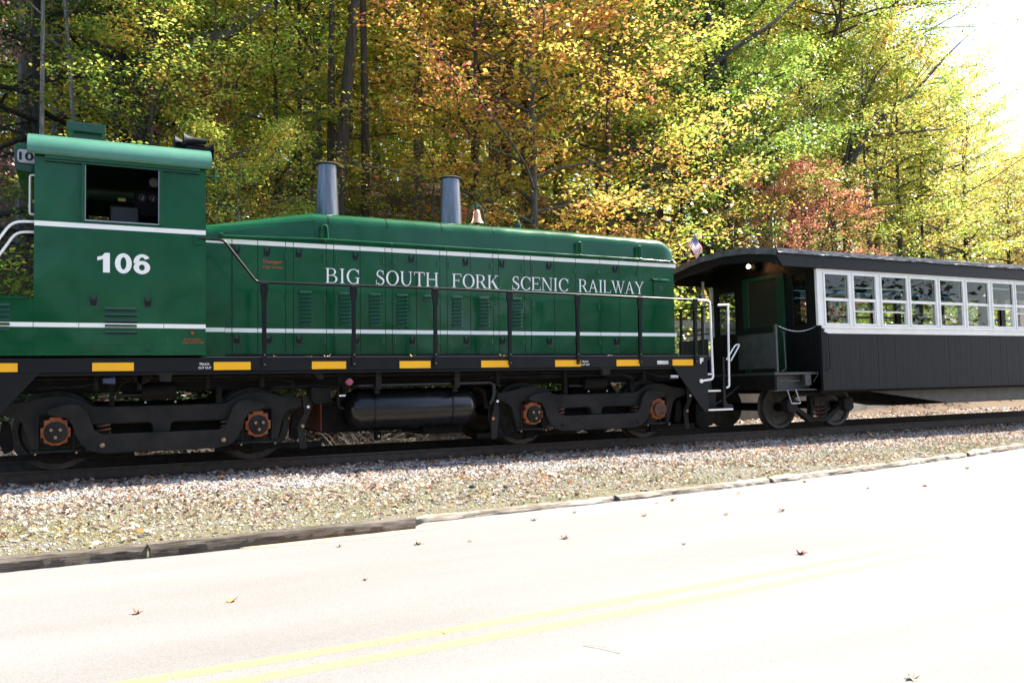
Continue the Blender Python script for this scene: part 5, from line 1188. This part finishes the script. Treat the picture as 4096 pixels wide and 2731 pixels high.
# the wood on the viewer's side of the road (it shows only as reflections in the paint)
for i in range(11):
    pass
rng = np.random.default_rng(78); n = 26000
X = rng.uniform(-45, 60, n); Y = -27-rng.uniform(0, 9, n)+3*np.sin(X*.3); top = 8.8+4*np.sin(X*.21)+3*np.sin(X*.53+1)+1.6*np.sin(X*1.3)
Z = -.4+rng.uniform(0, 1, n)*top; me = leaves_mesh('roadside_wood', np.stack([X, Y, Z], 1), .6, rng); me.materials.append(LM['hemlock']); o = link('roadside_wood', me); tag(o, 'wood on the near side of the road', 'woodland', kind='stuff')  # dark needle colour puts shade into the unseen wood's reflection

# ------------------------------------------------------------------ verge: stones, litter, grass
def stones(n, fxy, size, name, mt, seed, squash=.6, **kk):
    rng = np.random.default_rng(seed); x, y, sc = fxy(rng, n); z = np.array([gz(a, b_) for a, b_ in zip(x, y)])
    n = len(x); base = np.array([(1, 0, 0), (-1, 0, 0), (0, 1, 0), (0, -1, 0), (0, 0, 1), (0, 0, -1)], float)
    F = np.array([(0, 2, 4), (2, 1, 4), (1, 3, 4), (3, 0, 4), (2, 0, 5), (1, 2, 5), (3, 1, 5), (0, 3, 5)])
    R = rng.normal(0, 1, (n, 3, 3)); Q, _ = np.linalg.qr(R); s = size*rng.uniform(.5, 1.35, n)*sc
    j = rng.uniform(.6, 1.25, (n, 6, 1)); V = np.einsum('vk,nkl->nvl', base, Q)*j; V[:, :, 2] *= squash; V = V*s[:, None, None]
    V[:, :, 0] += x[:, None]; V[:, :, 1] += y[:, None]; V[:, :, 2] += (z+s*.15)[:, None]
    me = bpy.data.meshes.new(name); me.vertices.add(6*n); me.vertices.foreach_set('co', V.reshape(-1).astype(np.float32))
    f = (F[None]+6*np.arange(n)[:, None, None]).reshape(-1).astype(np.int32)
    me.loops.add(len(f)); me.loops.foreach_set('vertex_index', f); me.polygons.add(8*n); me.polygons.foreach_set('loop_start', np.arange(0, 24*n, 3, dtype=np.int32)); me.polygons.foreach_set('loop_total', np.full(8*n, 3, dtype=np.int32))
    at = me.attributes.new('rnd', 'FLOAT', 'FACE'); at.data.foreach_set('value', np.repeat(rng.uniform(0, 1, n), 8).astype(np.float32))
    me.materials.append(mt); me.update(calc_edges=True); return tag(link(name, me), **kk)
def rndmat(name, stops, rough=.9, trans=0):
    m, nt, b = newmat(name); at = N(nt, "ShaderNodeAttribute", attribute_name='rnd'); c = ramp(nt, at.outputs['Fac'], stops); nt.links.new(c, b.inputs['Base Color']); b.inputs['Roughness'].default_value = rough
    if trans:
        t = N(nt, "ShaderNodeBsdfTranslucent"); nt.links.new(c, t.inputs[0]); mx = N(nt, "ShaderNodeMixShader"); mx.inputs[0].default_value = trans
        nt.links.new(b.outputs[0], mx.inputs[1]); nt.links.new(t.outputs[0], mx.inputs[2]); nt.links.new(mx.outputs[0], nt.nodes['Material Output'].inputs[0])
    return m
YK = np.vectorize(ye)
def near_x(rng, n, a=-2.5, b=20): return a+(b-a)*rng.uniform(0, 1, n)
def f_ballast(rng, n):
    x = near_x(rng, n, -2, 26); y = -.82-np.abs(rng.normal(0, 1, n))*.78; k = y > YK(x)+.15; return x[k], y[k], np.ones(k.sum())
def f_scatter(rng, n):
    x = near_x(rng, n, -2, 18); y = YK(x)+.17+(np.minimum(-1.4-YK(x), 9))*rng.uniform(0, 1, n)**.8; return x, y, rng.uniform(.4, 1.1, n)
GR = rndmat('pale_limestone_gravel', [(0, (.10, .095, .09)), (.35, (.26, .25, .245)), (.7, (.40, .39, .38)), (1, (.52, .50, .48))])
stones(52000, f_ballast, .021, 'ballast_gravel', GR, 5, kind='stuff', label='pale gravel shoulder beside the rail')
stones(38000, f_scatter, .017, 'verge_gravel', GR, 6, kind='stuff', label='loose gravel scattered through the verge')
def f_back(rng, n):
    x = near_x(rng, n, 12, 40); y = 1.0+rng.uniform(0, 3, n); return x, y, np.ones(n)
stones(7000, f_back, .03, 'back_gravel', GR, 7, kind='stuff', label='gravel beyond the rails below the concrete wall')
def litter(n, fxy, size, name, mt, seed, lift=.012, **kk):
    rng = np.random.default_rng(seed); x, y, sc = fxy(rng, n); z = np.array([gz(a, b_) for a, b_ in zip(x, y)])+lift*rng.uniform(.3, 1.3, len(x))
    me = leaves_mesh(name, np.stack([x, y, z], 1), size, rng, flat=.5, droop=-.12, aspect=.7); me.materials.append(mt); return tag(link(name, me), **kk)
DL = rndmat('dry_leaf_litter', [(0, (.05, .024, .016)), (.2, (.15, .075, .05)), (.45, (.33, .24, .165)), (.88, (.58, .50, .41)), (.97, (.45, .17, .05)), (1, (.50, .26, .04))], .7, .25)
def f_lit(rng, n):
    x = near_x(rng, n, -2.2, 19); k = YK(x); t = rng.beta(1.5, 1.1, n); y = k+.15+(-1.0-k)*t
    m_ = np.array([mn.noise(Vector((a*.9, b_*1.6, 2))) for a, b_ in zip(x, y)])+rng.uniform(-.5, .5, n) > -.12; return x[m_], y[m_], np.ones(m_.sum())
litter(42000, f_lit, .052, 'leaf_litter', DL, 9, kind='stuff', label='dry brown leaves littering the verge')
litter(5000, lambda rng, n: (near_x(rng, n, -2, 26), -.85-np.abs(rng.normal(0, .28, n)), 1), .07, 'shaded_litter', DL, 10, kind='stuff', label='dry leaves gathered against the shaded rail')
litter(9000, lambda rng, n: (near_x(rng, n, -4, 40), 1+rng.uniform(0, 4.5, n), 1), .09, 'back_litter', DL, 11, kind='stuff', label='red brown leaves on the sunlit ground beyond the rails')
# grass blades
def grass(n, fxy, h, name, mt, seed, **kk):
    rng = np.random.default_rng(seed); x, y = fxy(rng, n); n = len(x); z = np.array([gz(a, b_) for a, b_ in zip(x, y)])-.004
    az = rng.uniform(0, 6.28, n); hh = h*rng.uniform(.4, 1.4, n); ln = rng.uniform(.3, 1.3, n)*hh; w = .0035
    b0 = np.stack([x-np.sin(az)*w, y+np.cos(az)*w, z], 1); b1 = np.stack([x+np.sin(az)*w, y-np.cos(az)*w, z], 1); t = np.stack([x+np.cos(az)*ln, y+np.sin(az)*ln, z+hh], 1)
    V = np.stack([b0, b1, t], 1).reshape(-1, 3); me = bpy.data.meshes.new(name); me.vertices.add(3*n); me.vertices.foreach_set('co', V.ravel().astype(np.float32))
    me.loops.add(3*n); me.loops.foreach_set('vertex_index', np.arange(3*n, dtype=np.int32)); me.polygons.add(n); me.polygons.foreach_set('loop_start', np.arange(0, 3*n, 3, dtype=np.int32)); me.polygons.foreach_set('loop_total', np.full(n, 3, dtype=np.int32))
    at = me.attributes.new('rnd', 'FLOAT', 'FACE'); at.data.foreach_set('value', rng.uniform(0, 1, n).astype(np.float32)); me.materials.append(mt); me.update(calc_edges=True); return tag(link(name, me), **kk)
def f_gr(rng, n):
    x = near_x(rng, n, -2.2, 17); k = YK(x); y = k+.14+(-2.0-k)*rng.beta(1.0, 1.5, n)
    m_ = np.array([mn.noise(Vector((a*.8, b_*1.2, 7)))+.6*mn.noise(Vector((a*4, b_*4, 7))) for a, b_ in zip(x, y)]) > rng.uniform(-.35, .35, n); return x[m_], y[m_]
grass(38000, f_gr, .035, 'verge_grass', rndmat('thin_verge_grass', [(0, (.08, .12, .02)), (.5, (.19, .24, .05)), (.8, (.34, .31, .13)), (1, (.42, .36, .2))], .7, .3), 12, kind='stuff', label='thin yellowing grass and moss on the verge')

def f_moss(rng, n):
    x = near_x(rng, n, -2.2, 2.2); k = YK(x); y = k+.16+rng.beta(1.0, 2.0, n)*2.2
    m_ = np.array([mn.noise(Vector((a*1.3, b_*1.6, 17))) for a, b_ in zip(x, y)]) > rng.uniform(-.15, .45, n)+x*.12; return x[m_], y[m_]
grass(26000, f_moss, .016, 'verge_moss', rndmat('golden_green_moss', [(0, (.14, .15, .01)), (.5, (.32, .28, .03)), (1, (.42, .36, .07))], .8, .2), 13, kind='stuff', label='golden green moss on the verge at the left')
# single fallen leaves on the road
def leaf_mesh(seed):
    r_ = random.Random(seed); mb = MB(); n = 15; vs = [(0, 0, .012)]; cur = r_.uniform(.6, 1.4)
    for i in range(n):
        a = 2*math.pi*i/n; rr = (.95 if i % 3 == 0 else .56 if i % 3 == 1 else .62)*(.75+.3*r_.random()); x, y = rr*math.cos(a), rr*math.sin(a)
        vs.append((x, y, .02+cur*.5*abs(y)**1.4+(.25*r_.random() if i % 3 == 0 else 0)))
    mb.add(vs, [(0, i+1, (i+1) % n+1) for i in range(n)]); mb.tube([(0, 0, .02), (-.7, -.1, .08), (-1.35, -.05, .3)], .03, 4)
    return mb
LC = {'brown': mat('brown_fallen_leaf', (.13, .055, .03), .7, c2=(.26, .13, .07), nscale=20), 'orange': mat('orange_fallen_leaf', (.50, .17, .02), .6, c2=(.6, .32, .05), nscale=20), 'red': mat('red_fallen_leaf', (.30, .05, .02), .6, c2=(.4, .10, .03), nscale=20), 'tan': mat('tan_fallen_leaf', (.42, .27, .18), .7, c2=(.5, .38, .28), nscale=20)}
LEAVES = [(.64, -6.94, .055, 'brown', 'curled brown leaf alone on the road below the cab'), (1.26, -6.93, .075, 'orange', 'yellow orange leaf on the road, the nearest one below the cab front'),
 (1.01, -4.86, .085, 'brown', 'large brown leaf against the dark square timber, left one of two'), (1.25, -4.86, .08, 'tan', 'large tan leaf against the dark square timber, right one of two'),
 (2.43, -5.45, .055, 'tan', 'pale flat leaf on the road just right of the sandy wash start'), (3.1, -5.72, .065, 'brown', 'brown leaf on the road below the end of the square timber'),
 (2.27, -6.80, .035, 'brown', 'small dark curled leaf in mid lane below the first stack'), (3.58, -5.84, .04, 'brown', 'small brown leaf on the road right of the square timber end'),
 (4.63, -5.15, .065, 'brown', 'brown leaf lying close to the bleached timber below the tank'), (5.26, -4.95, .055, 'red', 'reddish leaf touching the bleached timber below the tank'),
 (4.42, -6.17, .07, 'brown', 'curled brown leaf in mid lane below the bell'), (5.81, -5.52, .065, 'red', 'red brown flat leaf on the road below the hood end'),
 (6.74, -4.80, .085, 'orange', 'upright orange leaf at the timber below the leading wheels'), (6.46, -4.86, .05, 'orange', 'small orange leaf left of the upright orange one'),
 (6.62, -5.91, .055, 'red', 'small red leaf in mid lane below the end steps'), (7.29, -6.06, .065, 'brown', 'dark brown leaf in mid lane below the carriage platform'),
 (4.75, -7.47, .0, '', ''), (5.84, -7.78, .08, 'red', 'big curled red leaf near the yellow centre line'), (5.23, -6.95, .04, 'brown', 'thin dark leaf between the mid lane and centre line'),
 (9.33, -4.40, .07, 'brown', 'brown leaf by the knotty timber below the carriage'), (7.8, -4.78, .06, 'orange', 'orange leaf by the timber right of the end steps'),
 (10.35, -5.53, .07, 'brown', 'flat brown leaf far along the road at right'), (4.13, -10.22, .06, 'tan', 'ribbed tan leaf in the near lane at the bottom right'),
 (9.55, -5.29, .05, 'tan', 'small pale leaf far along the road below the carriage'), (12.6, -4.56, .06, 'brown', 'farthest small brown leaf on the road')]
for i, (x, y, s, c, lab) in enumerate(LEAVES):
    if not s: continue
    me = leaf_mesh(i).mesh('fallen_leaf', [LC[c]], smooth=False); o = link('fallen_leaf', me); o.location = (x, y, -.398); s *= .68; o.scale = (s, s, s*1.3); o.rotation_euler = (RND.uniform(-.2, .2), RND.uniform(-.2, .2), RND.uniform(0, 6.28))
    tag(o, lab, 'leaf', 'fallen leaves on the road')
for x, y, c, s, lab in ((2.62, -1.47, 'brown', .05, 'brown leaf on the deck edge beside the first handrail post'), (3.12, -1.45, 'orange', .05, 'orange leaf on the deck edge below the louvers'), (3.35, -1.46, 'tan', .06, 'pale leaf on the deck edge right of the orange one'), (4.62, -1.46, 'orange', .06, 'orange leaf on the deck edge left of the third post'), (6.05, -1.47, 'orange', .08, 'upright orange leaf on the deck edge left of the fourth post'), (8.05, -1.47, 'tan', .05, 'pale leaf on the deck edge between the last posts')):
    me = leaf_mesh(int(x*10)).mesh('fallen_leaf', [LC[c]]); o = link('fallen_leaf', me); o.location = (x, y, 1.43); o.scale = (s, s, s); o.rotation_euler = (0, 0, RND.uniform(0, 6)); tag(o, lab, 'leaf', 'fallen leaves on the locomotive deck')
for x, y, z, s, c, lab in ((4.66, -3.48, -.235, .05, (.03, .03, .03), 'left of two dark stones on the verge'), (5.03, -3.67, -.24, .042, (.04, .04, .045), 'right of two dark stones on the verge'), (.41, -4.72, -.30, .055, (.6, .59, .57), 'white stone on the moss beside the split timber'), (.55, -4.35, -.295, .045, (.5, .49, .47), 'pale stone behind the white one on the moss')):
    mb = MB().lathe([(0, -.6), (.7, -.45), (1, 0), (.75, .5), (.0, .62)], (0, 0, 0), 'z', 9, False); r_ = random.Random(int(x*7)); mb.v = [tuple(q*r_.uniform(.8, 1.2) for q in v) for v in mb.v]
    o = link('stone', mb.mesh('stone', [mat('stone', c, .8)])); o.location = (x, y, z); o.scale = (s, s*.8, s*.8); tag(o, lab, 'stone', 'stones on the verge')
MB().tube(arcpath([(2.93, -8.95, -.392), (3.0, -9.04, -.385), (3.04, -9.17, -.392)], .08), .003, 5).build('dry_stalk', mat('straw', (.5, .45, .3), .7), label='thin straw stalk lying on the near lane', cat='stalk')
